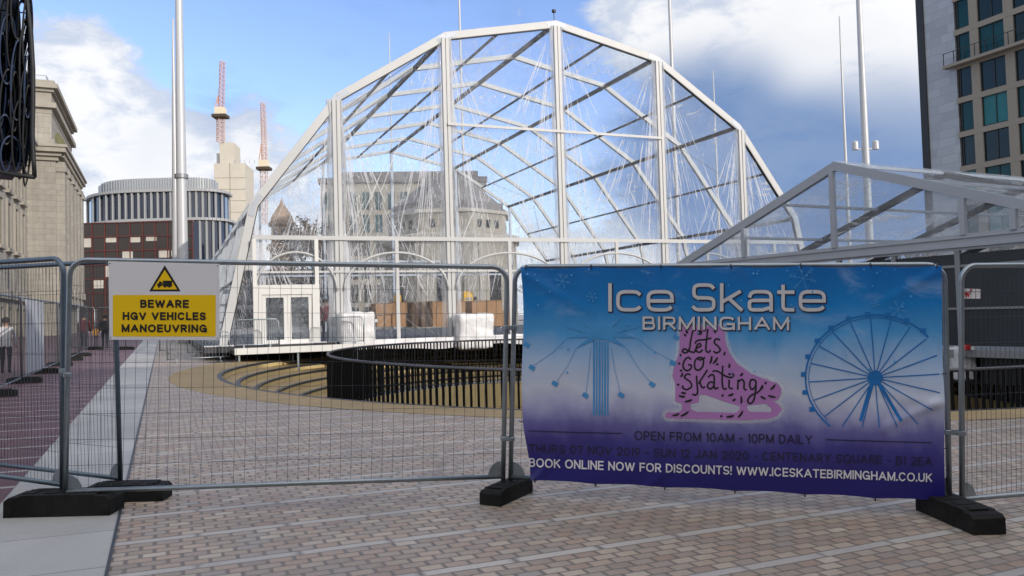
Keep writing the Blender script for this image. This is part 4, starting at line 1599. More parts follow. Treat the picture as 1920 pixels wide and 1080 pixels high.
class Print:
    """flat artwork collected in picture units of the sheet it is printed on"""

    def __init__(s, surf):
        s.surf = surf
        s.polys = []
        s.lift = 0.0

    def poly(s, pts, lift=0.0, holes=()):
        loops = [[V((p[0], p[1], 0)) for p in pts]] + [[V((p[0], p[1], 0)) for p in h] for h in holes]
        flat = [p for l in loops for p in l]
        for t in tessellate_polygon(loops):
            s.polys.append(([(flat[i].x, flat[i].y) for i in t], lift))

    def stroke(s, pts, w, lift=0.0, taper=False):
        s.lift += 0.00004
        n_ = len(pts)
        lft, rt = [], []
        for i in range(n_):
            a = V(pts[max(i - 1, 0)])
            c = V(pts[min(i + 1, n_ - 1)])
            d = (c - a)
            if d.length < 1e-6:
                d = V((1, 0))
            d.normalize()
            nr = V((-d.y, d.x)) * w / 2
            if taper:
                nr *= (0.45 + 0.55 * math.sin(math.pi * (i + 0.35) / (n_ - 0.3)))
            p = V(pts[i])
            lft.append(p + nr)
            rt.append(p - nr)
        for i in range(n_ - 1):
            s.polys.append(([tuple(lft[i]), tuple(lft[i + 1]), tuple(rt[i + 1]), tuple(rt[i])], lift + s.lift))

    def dot(s, x, y, r, lift=0.0, n_=8):
        s.lift += 0.00004
        s.polys.append(([(x + r * math.cos(2 * math.pi * k / n_), y + r * math.sin(2 * math.pi * k / n_)) for k in range(n_)], lift + s.lift))

    def text(s, txt, tl, tr, bl, lift=0.0, weight=0.14, gap=0.26, n_=2.0, wide=1.0, grow_=0.0):
        """letters drawn as strokes inside the slanted box tl, tr, bl; weight is the stroke over the letter height"""
        tl, tr, bl = V(tl), V(tr), V(bl)
        items, x = [], 0.0
        for ch in txt:
            lines, w = glyph(ch, n_, wide)
            items.append((x, lines))
            x += w + gap
        x -= gap
        Hh = (bl - tl).length
        Wt = (tr - tl).length
        ex_, ey = (tr - tl) / Wt, (bl - tl) / Hh
        sw = weight * Hh
        kx = (Wt - sw) / x
        for x0, lines in items:
            for ln in lines:
                pts = []
                for gx, gy in ln:
                    p = tl + ex_ * (sw / 2 + (x0 + gx) * kx) + ey * (sw / 2 + gy * (Hh - sw))
                    pts.append((p.x, p.y))
                # square the ends off so that strokes meet at their outer corners
                if pts[0] != pts[-1]:
                    a, b_ = V(pts[0]), V(pts[1])
                    pts[0] = tuple(a - (b_ - a).normalized() * (sw * (0.5 if abs(a.x - b_.x) < 0.02 * Hh + 1e-3 or abs(a.y - b_.y) < 0.08 * Hh else 0.32) + grow_))
                    a, b_ = V(pts[-1]), V(pts[-2])
                    pts[-1] = tuple(a - (b_ - a).normalized() * (sw * (0.5 if abs(a.x - b_.x) < 0.02 * Hh + 1e-3 or abs(a.y - b_.y) < 0.08 * Hh else 0.32) + grow_))
                s.stroke(pts, sw + 2 * grow_, lift)
        s.lift = 0.0

    def build(s, name, mat, parent, maxe=9.0):
        q_ = MB()
        stack = []
        for pts, lift in s.polys:
            for i in range(1, len(pts) - 1):
                stack.append(((V(pts[0]), V(pts[i]), V(pts[i + 1])), lift))
        while stack:
            (a, b_, c), lift = stack.pop()
            e = [((a - b_).length, 0), ((b_ - c).length, 1), ((c - a).length, 2)]
            L, k = max(e)
            if L > maxe:
                if k == 0:
                    m_ = (a + b_) / 2
                    stack += [((a, m_, c), lift), ((m_, b_, c), lift)]
                elif k == 1:
                    m_ = (b_ + c) / 2
                    stack += [((a, b_, m_), lift), ((a, m_, c), lift)]
                else:
                    m_ = (c + a) / 2
                    stack += [((a, b_, m_), lift), ((m_, b_, c), lift)]
                continue
            q_.quad([s.surf(p.x, p.y, lift) for p in (a, b_, c)])
        return q_.build(name, mat, parent)


# --- warning sign, hung on the sign panel
sO = ptB(0.5, 0.5)
sN = (ptB(1, 0.5) - ptB(0, 0.5)).cross(ptB(0.5, 1) - ptB(0.5, 0)).normalized()
if sN.y > 0:
    sN = -sN


def sign_surf(x, y, lift):
    return hit(x, y, sO + sN * (0.034 + lift), sN)


sc_ = sign_surf(307, 637, 0)
sign = thing('warning_sign', sc_, 'white and yellow warning sign with a lorry triangle tied to the mesh fence', 'sign')
q = MB()
cs_ = [sign_surf(x, y, 0) for x, y in ((203, 490), (411, 495), (411.5, 638), (205, 637))]
q.prism(cs_, sN * -0.006)
q.build('board', 'sign_white', sign, bevel=0.002)
pr_ = Print(sign_surf)


def rrect(x0, y0, x1, y1, r, dy=0.0):
    pts = []
    for cx_, cy_, a0 in ((x1 - r, y0 + r, -90), (x1 - r, y1 - r, 0), (x0 + r, y1 - r, 90), (x0 + r, y0 + r, 180)):
        for k in range(5):
            an = R(a0 + 90 * k / 4)
            xx = cx_ + r * math.cos(an)
            pts.append((xx, cy_ + r * math.sin(an) + dy * (xx - x0) / (x1 - x0)))
    return pts


pr_.poly(rrect(211.5, 553, 404.5, 631, 3), 0.0015)
tri = [(309, 497.3), (338.5, 546), (279.8, 546)]
tin = [(309, 505.5), (332.3, 542.7), (286.0, 542.7)]
pr_.poly(tin, 0.0015)
pr_.build('yellow_field', 'sign_yellow', sign)
pr_ = Print(sign_surf)
pr_.poly(tri, 0.0022, [tin])
pr_.poly([(305.5, 526.2), (322.5, 526.2), (322.5, 537.3), (305.5, 537.3)], 0.003)
pr_.poly([(303.5, 529.5), (305, 529.5), (305, 535.5), (303.5, 535.5)], 0.003)
pr_.poly([(298.5, 528), (303, 528), (303, 536.5), (295, 536.5), (294.4, 532.5), (297.5, 531.5)], 0.003)
for wx, r_ in ((298, 1.8), (309, 1.8), (317.5, 1.8)):
    pr_.dot(wx, 537.6, r_, 0.0035)
pr_.build('lorry_symbol', 'print_black', sign)
for tx, x0, x1, y0, y1 in (('BEWARE', 263, 354, 561.7, 577.2), ('HGV VEHICLES', 230, 386, 585, 600), ('MANOEUVRING', 228, 388, 608, 623)):
    pr_ = Print(sign_surf)
    pr_.text(tx, (x0, y0), (x1, y0 + 0.4), (x0, y1), 0.003, 0.235, 0.40)
    pr_.build('lettering', 'print_black', sign)
for x, y in ((206, 494), (408, 498), (208, 633), (408, 634)):
    q = MB()
    p = sign_surf(x, y, 0)
    q.tube([p + sN * 0.004, p - sN * 0.05], 0.004, 6)
    q.build('cable_tie', 'print_black', sign)

# --- banner
bO = ptC(0.5, 0.5)
bN = (ptC(1, 0.5) - ptC(0, 0.5)).cross(ptC(0.5, 1) - ptC(0.5, 0)).normalized()
if bN.y > 0:
    bN = -bN
BQ = ((978, 502), (1763, 499), (1771, 939), (984, 899))


def b_disp(x, y):
    s, t = (x - 978) / 787.0, (y - 500) / 420.0
    w = 0.010 * noise.noise(V((s * 3.2, t * 2.1, 1.3))) + 0.006 * noise.noise(V((s * 7.0 + t * 2.5, t * 4.0, 4.1)))
    # tension folds running in from the corners and ties
    w += 0.010 * math.sin((s * 1.0 + t * 2.2) * 9.0) * max(0, 1 - math.hypot(s * 1.6, (1 - t) * 1.1) * 1.7)
    w += 0.009 * math.sin((s * 2.0 - t * 1.2) * 11.0) * max(0, 1 - math.hypot((1 - s) * 1.8, (t - 0.55) * 1.3) * 1.9)
    for k in range(7):
        sx_ = k / 6
        w += 0.006 * math.exp(-((s - sx_) / 0.018) ** 2) * max(0, 1 - t * 4)
    for (x0, y0, x1, y1, am) in ((0.02, 0.98, 0.10, 0.80, .010), (0.30, 0.98, 0.37, 0.86, .008), (0.99, 0.60, 0.86, 0.72, .012), (0.99, 0.62, 0.80, 0.52, .007), (0.0, 0.03, 0.16, 0.20, .009), (0.52, 0.0, 0.60, 0.16, .006), (0.99, 0.02, 0.86, 0.16, .008)):
        dx, dy = x1 - x0, y1 - y0
        q0 = max(0.0, min(1.0, ((s - x0) * dx + (t - y0) * dy) / (dx * dx + dy * dy)))
        dd = math.hypot(s - x0 - dx * q0, (t - y0 - dy * q0) * 0.55)
        w += am * math.exp(-(dd / 0.012) ** 2) * (1 - 0.7 * q0)
    return 0.016 + w * 1.6


def banner_surf(x, y, lift):
    p = hit(x, y, bO + bN * 0.032, bN)
    return p + bN * (b_disp(x, y) + lift)


banner = thing('banner', banner_surf(1375, 919, 0), 'large blue and purple printed ice skating banner tied to the mesh fence', 'banner')
m, nb, out = newmat('banner_print')
t = nb.n('ShaderNodeTexCoord')
sx = nb.n('ShaderNodeSeparateXYZ')
nb.put(sx.inputs[0], t.outputs['UV'])
uvn = nb.noise(nb.vm('MULTIPLY', t.outputs['UV'], (3.0, 1.6, 1.0)), 2.2, 5, 0.6)
vt = nb.m('ADD', sx.outputs[1], nb.m('MULTIPLY', nb.m('SUBTRACT', uvn, 0.5), 0.16))
cb = ramp(nb, vt, [(0.0, (0.012, 0.009, 0.150)), (0.09, (0.016, 0.012, 0.170)), (0.20, (0.050, 0.042, 0.24)), (0.28, (0.14, 0.13, 0.36)), (0.35, (0.36, 0.37, 0.58)),
                   (0.44, (0.57, 0.61, 0.74)), (0.56, (0.40, 0.54, 0.76)), (0.70, (0.075, 0.33, 0.68)), (0.84, (0.004, 0.20, 0.56)), (1.0, (0.002, 0.14, 0.46))])
cl_ = nb.smooth(nb.noise(nb.vm('MULTIPLY', t.outputs['UV'], (2.0, 3.6, 1.0)), 2.0, 5, 0.6, 0.6), 0.52, 0.75)
top = nb.smooth(sx.outputs[1], 0.3, 0.6)
cb = nb.mix(nb.m('MULTIPLY', nb.m('MULTIPLY', cl_, top), 0.42), cb, c4((0.30, 0.45, 0.70)))
pbsdf(nb, out, cb, 0.38, 0.0, nb.noise(t.outputs['UV'], 7, 3), 0.05, 0.02, 0.5)
q = MB()
NX, NY = 150, 80
gp_ = {}


def bq(s, t_):
    tl, tr, br, bl = [V(p) for p in BQ]
    p = lerp(lerp(tl, tr, s), lerp(bl, br, s), t_)
    # scalloped edges between the eyelets
    sag_ = 3.0 * (abs(math.sin(s * math.pi * 6)) - 0.3) * (1 - t_) ** 6 + 2.5 * (0.3 - abs(math.sin(s * math.pi * 6))) * t_ ** 8
    xs = 3.0 * math.sin(t_ * math.pi * 2.6) * (1 - s) ** 10
    if t_ > 0.75:
        xs += 9.0 * (t_ - 0.75) / 0.25 * (1 - s) ** 14
    return p.x + xs, p.y + sag_


for i in range(NX):
    for j in range(NY):
        pts, uvs = [], []
        for (di, dj) in ((0, 1), (1, 1), (1, 0), (0, 0)):
            s, t_ = (i + di) / NX, (j + dj) / NY
            x, y = bq(s, t_)
            pts.append(banner_surf(x, y, 0))
            uvs.append((s * 1.8, 1 - t_))
        q.quad(pts, 0, uvs)
sheet = q.build('sheet', 'banner_print', banner, smooth=True)
bm_ = bmesh.new()
bm_.from_mesh(sheet.data)
bmesh.ops.remove_doubles(bm_, verts=bm_.verts, dist=0.0005)
bm_.to_mesh(sheet.data)
bm_.free()
for p_ in sheet.data.polygons:
    p_.use_smooth = True

L0, L1, L2, L3 = 0.0034, 0.0048, 0.0062, 0.0074
pr_ = Print(banner_surf)
TI = dict(n_=3.6, wide=1.55, gap=0.36, weight=0.125)
TB = dict(n_=3.2, wide=1.15, gap=0.34, weight=0.165)
pr_.text('Ice Skate', (1142, 532), (1549, 532), (1142, 585), L2, grow_=1.3, **TI)
pr_.text('BIRMINGHAM', (1206, 594), (1480, 595), (1206, 619), L2, grow_=1.1, **TB)
pr_.build('title_outline', 'print_dark', banner)  # dark printed outline behind the title words
pr_ = Print(banner_surf)
SM = dict(weight=0.13, gap=0.30, n_=2.1)
pr_.text('OPEN FROM 10AM - 10PM DAILY', (1190, 807), (1522, 815), (1190, 824), L1, **SM)
pr_.text('THURS 07 NOV 2019 - SUN 12 JAN 2020 - CENTENARY SQUARE - B1 2EA', (992, 832), (1746, 856), (992, 848), L1, **SM)
pr_.stroke([(992, 807), (1080, 810), (1166, 812)], 1.6, L1)
pr_.stroke([(1547, 823), (1650, 826), (1746, 829)], 1.6, L1)
pr_.build('dark_lettering', 'print_dark', banner)
pr_ = Print(banner_surf)
pr_.text('Ice Skate', (1141, 531), (1548, 531), (1141, 584), L3, **TI)
pr_.build('title_lettering', 'print_silver', banner)
pr_ = Print(banner_surf)
pr_.text('BIRMINGHAM', (1205, 593), (1479, 594), (1205, 618), L3, **TB)
pr_.build('title_lettering', 'print_silver', banner)
pr_ = Print(banner_surf)
pr_.text('BOOK ONLINE NOW FOR DISCOUNTS! WWW.ICESKATEBIRMINGHAM.CO.UK', (992, 858.5), (1746, 886), (992, 875), L1, weight=0.16, gap=0.30, n_=2.1)
pr_.build('booking_lettering', 'print_white', banner)


def K(pts):
    return [(1230 + x / 5.4, 600 + y / 5.4) for x, y in pts]


def smoothline(pts, n_=5):
    out_ = []
    for i in range(len(pts) - 1):
        p0 = V(pts[max(i - 1, 0)])
        p1, p2 = V(pts[i]), V(pts[i + 1])
        p3 = V(pts[min(i + 2, len(pts) - 1)])
        for k in range(n_):
            t_ = k / n_
            out_.append(tuple(0.5 * ((2 * p1) + (p2 - p0) * t_ + (2 * p0 - 5 * p1 + 4 * p2 - p3) * t_ ** 2 + (3 * p1 - p0 - 3 * p2 + p3) * t_ ** 3)))
    out_.append(tuple(pts[-1]))
    return out_


boot = K([(245, 60), (235, 330), (190, 450), (165, 560), (195, 640), (195, 820), (260, 842), (265, 900), (240, 925), (110, 930), (88, 960), (110, 988), (900, 1010), (1150, 995),
          (1230, 965), (1275, 900), (1235, 850), (1190, 820), (1250, 790), (1270, 700), (1230, 640), (1110, 600), (960, 540), (820, 440), (740, 330), (700, 210), (685, 60)])
h1_ = K([(440, 750), (520, 760), (740, 840), (850, 870), (845, 905), (800, 935), (400, 925), (350, 895), (345, 845), (430, 830)])
h2_ = K([(920, 862), (1110, 845), (1170, 895), (1160, 930), (950, 925), (925, 905)])
pr_ = Print(banner_surf)


def grown(poly, d):
    out_ = []
    n_ = len(poly)
    ar = sum(poly[i][0] * poly[(i + 1) % n_][1] - poly[(i + 1) % n_][0] * poly[i][1] for i in range(n_))
    sg = 1 if ar > 0 else -1
    for i in range(n_):
        e1 = (V(poly[i]) - V(poly[i - 1])).normalized()
        e2 = (V(poly[(i + 1) % n_]) - V(poly[i])).normalized()
        nr = V((e1.y + e2.y, -e1.x - e2.x)) * sg
        nr = nr.normalized() if nr.length > 1e-4 else V((e1.y, -e1.x)) * sg
        out_.append(tuple(V(poly[i]) + nr * d))
    return out_


for k, d_ in enumerate((2.0, 3.5, 5.0, 6.5, 8.0)):
    pr_.poly(grown(boot, d_), 0.0023 - 0.0002 * k)
pr_.build('skate_glow', 'print_glow', banner)
pr_ = Print(banner_surf)
pr_.poly(boot, L0, [h1_, h2_])
pr_.build('skate_picture', 'print_purple', banner)
strokes = [
    [(375, 100), (350, 210), (338, 290), (305, 330), (268, 318), (285, 290), (335, 312), (385, 325), (402, 290)],
    [(412, 282), (452, 262), (440, 235), (412, 262), (408, 308), (440, 325), (472, 298)],
    [(525, 90), (508, 230), (506, 305), (530, 325), (552, 300)], [(395, 238), (420, 206), (500, 196), (560, 180)],
    [(648, 200), (605, 190), (590, 230), (632, 268), (648, 308), (610, 330), (580, 312)], [(697, 318), (685, 358)],
    [(356, 398), (320, 376), (282, 420), (277, 480), (312, 510), (350, 490), (356, 455), (322, 452)],
    [(432, 375), (396, 410), (392, 480), (426, 505), (470, 470), (480, 402), (450, 376), (424, 386), (450, 402), (496, 375)],
    [(350, 552), (312, 545), (290, 580), (343, 620), (360, 668), (312, 700), (270, 682), (276, 660)],
    [(410, 560), (414, 640), (420, 728), (396, 755), (365, 745)], [(520, 500), (482, 560), (442, 620), (430, 642)], [(440, 622), (468, 680), (496, 670)],
    [(525, 578), (560, 550), (588, 572), (590, 685), (632, 680)], [(590, 632), (545, 626), (520, 665), (550, 695), (588, 662)],
    [(675, 460), (668, 600), (680, 690), (716, 690)], [(570, 515), (622, 516), (692, 560), (758, 580), (786, 556), (768, 540)],
    [(740, 602), (740, 680), (776, 692)], [(830, 600), (826, 702)], [(828, 625), (868, 600), (890, 630), (890, 690), (916, 706)],
    [(1008, 612), (966, 600), (946, 650), (966, 700), (1005, 668), (1010, 612), (1006, 720), (986, 810), (950, 842), (926, 810), (960, 762), (1040, 720), (1076, 660)]]
ticks = [((285, 140), (305, 163)), ((300, 105), (322, 135)), ((415, 135), (465, 135)), ((430, 112), (470, 115)), ((585, 98), (600, 130)), ((240, 345), (256, 357)),
         ((565, 360), (545, 440)), ((622, 375), (575, 440)), ((630, 437), (605, 446)), ((250, 572), (270, 530)), ((240, 510), (262, 500)), ((742, 438), (735, 482)),
         ((848, 562), (877, 533)), ((1155, 702), (1207, 650)), ((1132, 762), (1208, 778)), ((1056, 768), (1107, 797)), ((860, 768), (860, 842)), ((728, 762), (784, 742)),
         ((772, 812), (802, 793)), ((230, 762), (294, 772)), ((255, 728), (304, 738)), ((290, 822), (366, 800)), ((166, 962), (236, 942)), ((250, 968), (330, 920)),
         ((710, 976), (786, 962)), ((828, 982), (876, 915)), ((1060, 700), (1078, 655))]
pr_ = Print(banner_surf)
for s_ in strokes:
    pr_.stroke(K(smoothline(s_)), 3.3, L1)
for a, c in ticks:
    mid = ((a[0] + c[0]) / 2 + 4, (a[1] + c[1]) / 2 + 4)
    pr_.stroke(K([a, ((a[0] + mid[0]) / 2, (a[1] + mid[1]) / 2), mid, ((c[0] + mid[0]) / 2, (c[1] + mid[1]) / 2), c]), 4.2, L1, True)
for x, y in ((235, 437), (225, 650), (1107, 635), (672, 760), (660, 968), (742, 545)):
    pr_.dot(1230 + x / 5.4, 600 + y / 5.4, 2.4, L1)
pr_.build('skate_lettering', 'print_black', banner, maxe=12)
# big wheel
pr_ = Print(banner_surf)
wc = (1640, 708)
rx, ry = 130.0, 118.0


def wp(a, k=1.0):
    return (wc[0] + rx * k * math.cos(a), wc[1] - ry * k * math.sin(a))


seg = []
for k in range(0, 61):
    a = R(40 + 190 * k / 60)
    seg.append(wp(a))
pr_.stroke([p for p in seg if p[0] < 1760], 3.2, L0)
pr_.stroke([wp(R(60 + 165 * k / 50), 0.955) for k in range(51)], 1.4, L0)
for k in range(20):
    a = R(18 * k + 4)
    kk = 0.96
    while wp(a, kk)[0] > 1760 or wp(a, kk)[1] > 800:
        kk -= 0.02
    pr_.stroke([wp(a, 0.08), wp(a, kk / 2), wp(a, kk)], 2.0, L0)
for k in range(11):
    a = R(48 + 16 * k)
    x, y = wp(a, 1.03)
    if x < 1755:
        pr_.stroke([(x - 5, y + 2), (x + 5, y + 2)], 8.5, L0)
pr_.dot(wc[0], wc[1], 14, L0 + 0.001, 20)
pr_.stroke([(1634, 716), (1612, 788)], 6, L0)
pr_.stroke([(1646, 716), (1688, 788)], 6, L0)
pr_.build('wheel_picture', 'print_blue', banner)
# chair ride
pr_ = Print(banner_surf)
for k in range(6):
    x = 1114 + k * 5.2
    pr_.stroke([(x, 640), (x, 710), (x, 778)], 2.6 if k % 2 else 3.6, L0)
for tip in ((1063, 634), (1080, 653), (1175, 652), (1196, 634), (1084, 597), (1168, 593), (1056, 612), (1206, 611)):
    d = V((tip[0] - 1127, tip[1] - 622)).normalized()
    nr = V((-d.y, d.x)) * 8
    pr_.lift += 0.00005
    pr_.polys.append(([tuple(V((1127, 624)) + nr), tip, tuple(V((1127, 624)) - nr)], L0 + pr_.lift))
pr_.stroke([(1104, 624), (1150, 624)], 26, L0 - 0.0005)
for (x, y) in ((988, 646), (998, 689), (1041, 719), (1098, 741), (1165, 740), (1223, 720), (1262, 680), (1268, 632)):
    pr_.stroke([(x - 5, y - 3), (x + 5, y + 3)], 8, L0)
for a, c in (((1063, 634), (998, 687)), ((1080, 653), (1043, 717)), ((1108, 650), (1099, 739)), ((1146, 650), (1164, 738)), ((1175, 652), (1221, 718)), ((1196, 634), (1260, 676))):
    pr_.stroke([a, ((a[0] + c[0]) / 2 - 0.10 * (c[0] - a[0]), (a[1] + c[1]) / 2), c], 0.8, L0)
pr_.build('chair_ride_picture', 'print_ride', banner)
pr_ = Print(banner_surf)
for (x, y, r_) in ((1055, 527, 15), (1110, 557, 10), (1505, 522, 26), (1682, 580, 17), (1640, 570, 8)):
    for k in range(6):
        a = R(60 * k + 12)
        pr_.stroke([(x, y), (x + r_ * math.cos(a), y + r_ * math.sin(a))], 0.9, L0)
        for ff in (0.55, 0.8):
            for sg in (-1, 1):
                a2 = a + sg * R(45)
                bx, by = x + r_ * ff * math.cos(a), y + r_ * ff * math.sin(a)
                pr_.stroke([(bx, by), (bx + r_ * 0.25 * math.cos(a2), by + r_ * 0.25 * math.sin(a2))], 0.7, L0)
rnd = random.Random(3)
for k in range(120):
    x, y = rnd.uniform(985, 1755), 505 + 200 * rnd.random() ** 1.4
    pr_.dot(x, y, rnd.choice((0.6, 0.8, 1.0, 1.6, 2.2)), 0.0022, 7)
pr_.build('snowflakes', 'print_pale', banner)
# eyelet ties
for k in range(7):
    for side in (0, 1):
        s = k / 6 if 0 < k < 6 else (0.012 if k == 0 else 0.988)
        x, y = bq(s, 0.0 if side == 0 else 1.0)
        q = MB()
        p = banner_surf(x, y + (4 if side == 0 else -4), 0)
        ez = UPZ * (0.035 if side == 0 else -0.035)
        q.tube([p + bN * 0.008, p + bN * 0.012 + ez * 0.6, p + bN * 0.0 + ez, p - bN * 0.06 + ez], 0.005, 5)
        q.build('tie', 'print_black', banner)
for k, (x, y) in enumerate(((982, 600), (983, 790), (1764, 700), (1768, 840))):
    q = MB()
    p = banner_surf(x, y, 0)
    e = V((-0.05 if x < 1300 else 0.05, 0.0, 0))
    q.tube([p + bN * 0.006, p + e * 0.6, p + e - bN * 0.05], 0.004, 5)
    q.build('tie', 'print_black', banner)

# sticker on the right panel
dO = ptD(0.5, 0.5)
dN = (ptD(1, 0.5) - ptD(0, 0.5)).cross(ptD(0.5, 1) - ptD(0.5, 0)).normalized()
if dN.y > 0:
    dN = -dN


def st_surf(x, y, lift):
    return hit(x, y, dO + dN * (0.006 + lift), dN)


stk = thing('hire_tag', st_surf(1822, 560, 0), 'small white tag with a red letter on the right fence panel', 'tag')
q = MB()
q.prism([st_surf(x, y, 0) for x, y in ((1805, 541), (1839, 542), (1839, 560), (1805, 560))], dN * 0.002)
q.build('plate', 'sign_white', stk)
pr_ = Print(st_surf)
pr_.text('W', (1808.5, 547), (1819, 547), (1808.5, 557.5), 0.004, 0.2)
pr_.stroke([(1818, 547.5), (1821, 544.5)], 1.6, 0.004)
pr_.polys.append(([(1818.5, 542.5), (1823, 542.5), (1823, 547)], 0.0045))
pr_.build('lettering', 'print_red', stk)

# ------------------------------------------------------------------ flagpoles and masts
def mast(name, px, py_ref, d, lean_px, ztop, r_bot, r_top, label, cat, group, collar=None):
    p = P(px, py_ref, d)
    root = thing(name, (p.x, p.y, gz(p.x)), label, cat, group)
    q_ = MB()
    n_ = 10
    q_.tube([V((p.x, p.y, gz(p.x) + (ztop - gz(p.x)) * k / n_)) for k in range(n_ + 1)], [lerp(r_bot, r_top, k / n_) for k in range(n_ + 1)], 12)
    q_.build('pole', 'mast_white', root, smooth=True)
    if collar:
        q_ = MB()
        rr = lerp(r_bot, r_top, collar / ztop) + 0.10
        q_.lathe(V((p.x, p.y, collar)), [(rr - 0.09, -0.12), (rr, -0.1), (rr, 0.14), (rr - 0.09, 0.17)], 16)
        q_.build('collar', 'mast_grey', root)
    return root, p


MG = 'tall white masts round the square'
mast('lighting_mast', 341, 400, 46, 0, 24.0, 0.36, 0.19, 'thick white lighting mast behind the warning sign', 'mast', MG, P(341, 331, 46).z)
mast('flagpole', 329, 400, 50, 0, P(326, 30, 50).z, 0.30, 0.06, 'slimmer white mast close left of the thick mast', 'mast', MG)
mast('flagpole', 862, 40, 95, 0, 48, 0.18, 0.12, 'thin white mast rising behind the left part of the tent roof', 'mast', MG)
mast('flagpole', 730, 90, 95, 0, P(728, 62, 95).z, 0.16, 0.06, 'short thin pole top showing above the left slope of the tent', 'mast', MG)
mast('flagpole', 1264, 240, 75, 0, 40, 0.24, 0.14, 'thin white mast behind the right slope of the tent', 'mast', MG)
mast('flagpole', 1341, 240, 90, 0, P(1337, 130, 90).z, 0.22, 0.05, 'low pole top showing above the right tent slope', 'mast', MG)
mast('flagpole', 1583, 240, 62, 0, P(1574, 28, 62).z, 0.20, 0.05, 'slim pointed mast above the peak of the marquee', 'mast', MG)
rt_, pm_ = mast('lighting_mast', 1621, 240, 50, 0, 24.0, 0.29, 0.16, 'thick white mast with two white lamp heads above the marquee', 'mast', MG)
zc_ = P(1625, 276, 50).z
for sgn in (-1, 1):
    q = MB()
    pc = V((pm_.x, pm_.y, zc_))
    q.beam(pc - V((0, 0, 0.12)), pc + V((sgn * 0.66, 0, -0.12)), 0.08, 0.08)
    q.lathe(pc + V((sgn * 0.66, 0, -0.18)), [(0.0, 0), (0.2, 0.02), (0.2, 0.50), (0.15, 0.58), (0.0, 0.6)], 12)
    q.build('lamp_head', 'mast_white', rt_, smooth=False)

# ------------------------------------------------------------------ buildings
# left: long classical stone hall
def hitv(px, py, F):
    o, ux, n = F
    h = hit(px, py, o, n)
    return (h - o).dot(ux), h.z


hallb = thing('stone_hall', P(105, 600, 75), 'long cream classical stone hall with an attic block at the left', 'building')
pA = P(105, 400, 75)
pA.z = 0
FS = (pA, AX, CX)                       # street side of the end pavilion, u runs away from the viewer
u_far = hitv(144, 400, FS)[0]
u_att = hitv(140, 260, FS)[0]
ztop = hitv(105, 156, FS)[1]
zcor = hitv(112, 290, FS)[1]
print('HALL', u_far, u_att, ztop, zcor)
REC = 2.4
# body
q = MB()
q.fbox(FS, 0, u_far, 0, zcor - 1.3, -30, 0)
q.fbox(FS, -45, -0.003, 0, zcor - 1.2, -30, -REC)
q.build('wall', 'stone_cream', hallb)
# main cornice with dentils
q = MB()
for (ex_, z0, z1) in ((0.25, -1.3, -0.9), (0.55, -0.9, -0.55), (0.95, -0.55, -0.1), (1.1, -0.1, 0.15)):
    q.fbox(FS, -ex_, u_far + ex_ * 0.3, zcor + z0, zcor + z1, -REC - 2, ex_)
    q.fbox(FS, -46, -ex_ - 0.003, zcor + z0, zcor + z1, -REC - 6, -REC + ex_)
for k in range(int(u_far / 0.5)):
    q.fbox(FS, k * 0.5, k * 0.5 + 0.25, zcor - 0.9, zcor - 0.62, 0.55, 0.78)
q.build('cornice', 'stone_trim', hallb)
# parapet of the long wing and attic block above the pavilion
q = MB()
q.fbox(FS, -45, -1.4, zcor + 0.15, zcor + 1.6, -REC - 3, -REC - 0.2)
q.build('parapet', 'stone_cream', hallb)
za_ = zcor + 0.15
q = MB()
q.fbox(FS, 0.3, u_att, za_, ztop - 3.2, -7, -0.35)
q.fbox(FS, 0.1, u_att + 0.2, za_, za_ + 0.7, -7.2, -0.1)
q.build('attic', 'stone_cream', hallb)
q = MB()
for (ex_, z0, z1) in ((0.05, -3.2, -2.7), (0.45, -2.7, -2.2), (0.0, -2.2, -1.1), (0.25, -1.1, -0.8), (0.6, -0.8, -0.35), (0.3, -0.35, 0.0)):
    q.fbox(FS, 0.3 - ex_, u_att + ex_, ztop + z0, ztop + z1, -7 - ex_, -0.35 + ex_)
q.build('attic_cornice', 'stone_trim', hallb)
q = MB()
for k in range(5):
    q.fbox(FS, 0.4 + k * 0.9, 0.45 + k * 0.9, ztop, ztop + 0.55, -0.8, -0.75)
q.fbox(FS, 0.4, 4.1, ztop + 0.5, ztop + 0.55, -0.8, -0.75)
q.fbox(FS, 0.4, 0.45, ztop, ztop + 0.55, -3.5, -3.45)
q.fbox(FS, 0.4, 0.45, ztop + 0.5, ztop + 0.55, -3.45, -0.8)
q.build('roof_railing', 'mast_grey', hallb)
# tall arched recess in the street side of the attic
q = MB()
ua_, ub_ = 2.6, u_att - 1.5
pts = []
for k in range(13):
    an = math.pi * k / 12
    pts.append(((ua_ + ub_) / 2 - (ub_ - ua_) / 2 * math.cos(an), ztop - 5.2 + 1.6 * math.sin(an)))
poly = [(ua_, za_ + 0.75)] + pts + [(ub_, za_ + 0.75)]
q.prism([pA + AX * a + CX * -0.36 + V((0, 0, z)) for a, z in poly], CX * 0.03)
q.build('arched_recess', 'olive_stone', hallb)
# giant pilasters of the pavilion
npil = 6
for k in range(npil):
    uu_ = 0.25 + (u_far - 2.0) * k / (npil - 1)
    q = MB()
    q.fbox(FS, uu_, uu_ + 1.5, 4.8, zcor - 1.31, 0.002, 0.75)
    q.fbox(FS, uu_ - 0.12, uu_ + 1.62, zcor - 2.3, zcor - 1.7, 0.003, 0.9)
    q.fbox(FS, uu_ - 0.12, uu_ + 1.62, 4.8, 5.5, 0.003, 0.88)
    q.build('pilaster', 'stone_cream', hallb)
q = MB()
q.fbox(FS, -0.25, u_far + 0.2, 4.0, 4.79, -REC, 0.6)
q.fbox(FS, -46, -0.255, 4.0, 4.79, -REC - 1, -REC + 0.35)
q.build('string_course', 'stone_trim', hallb)


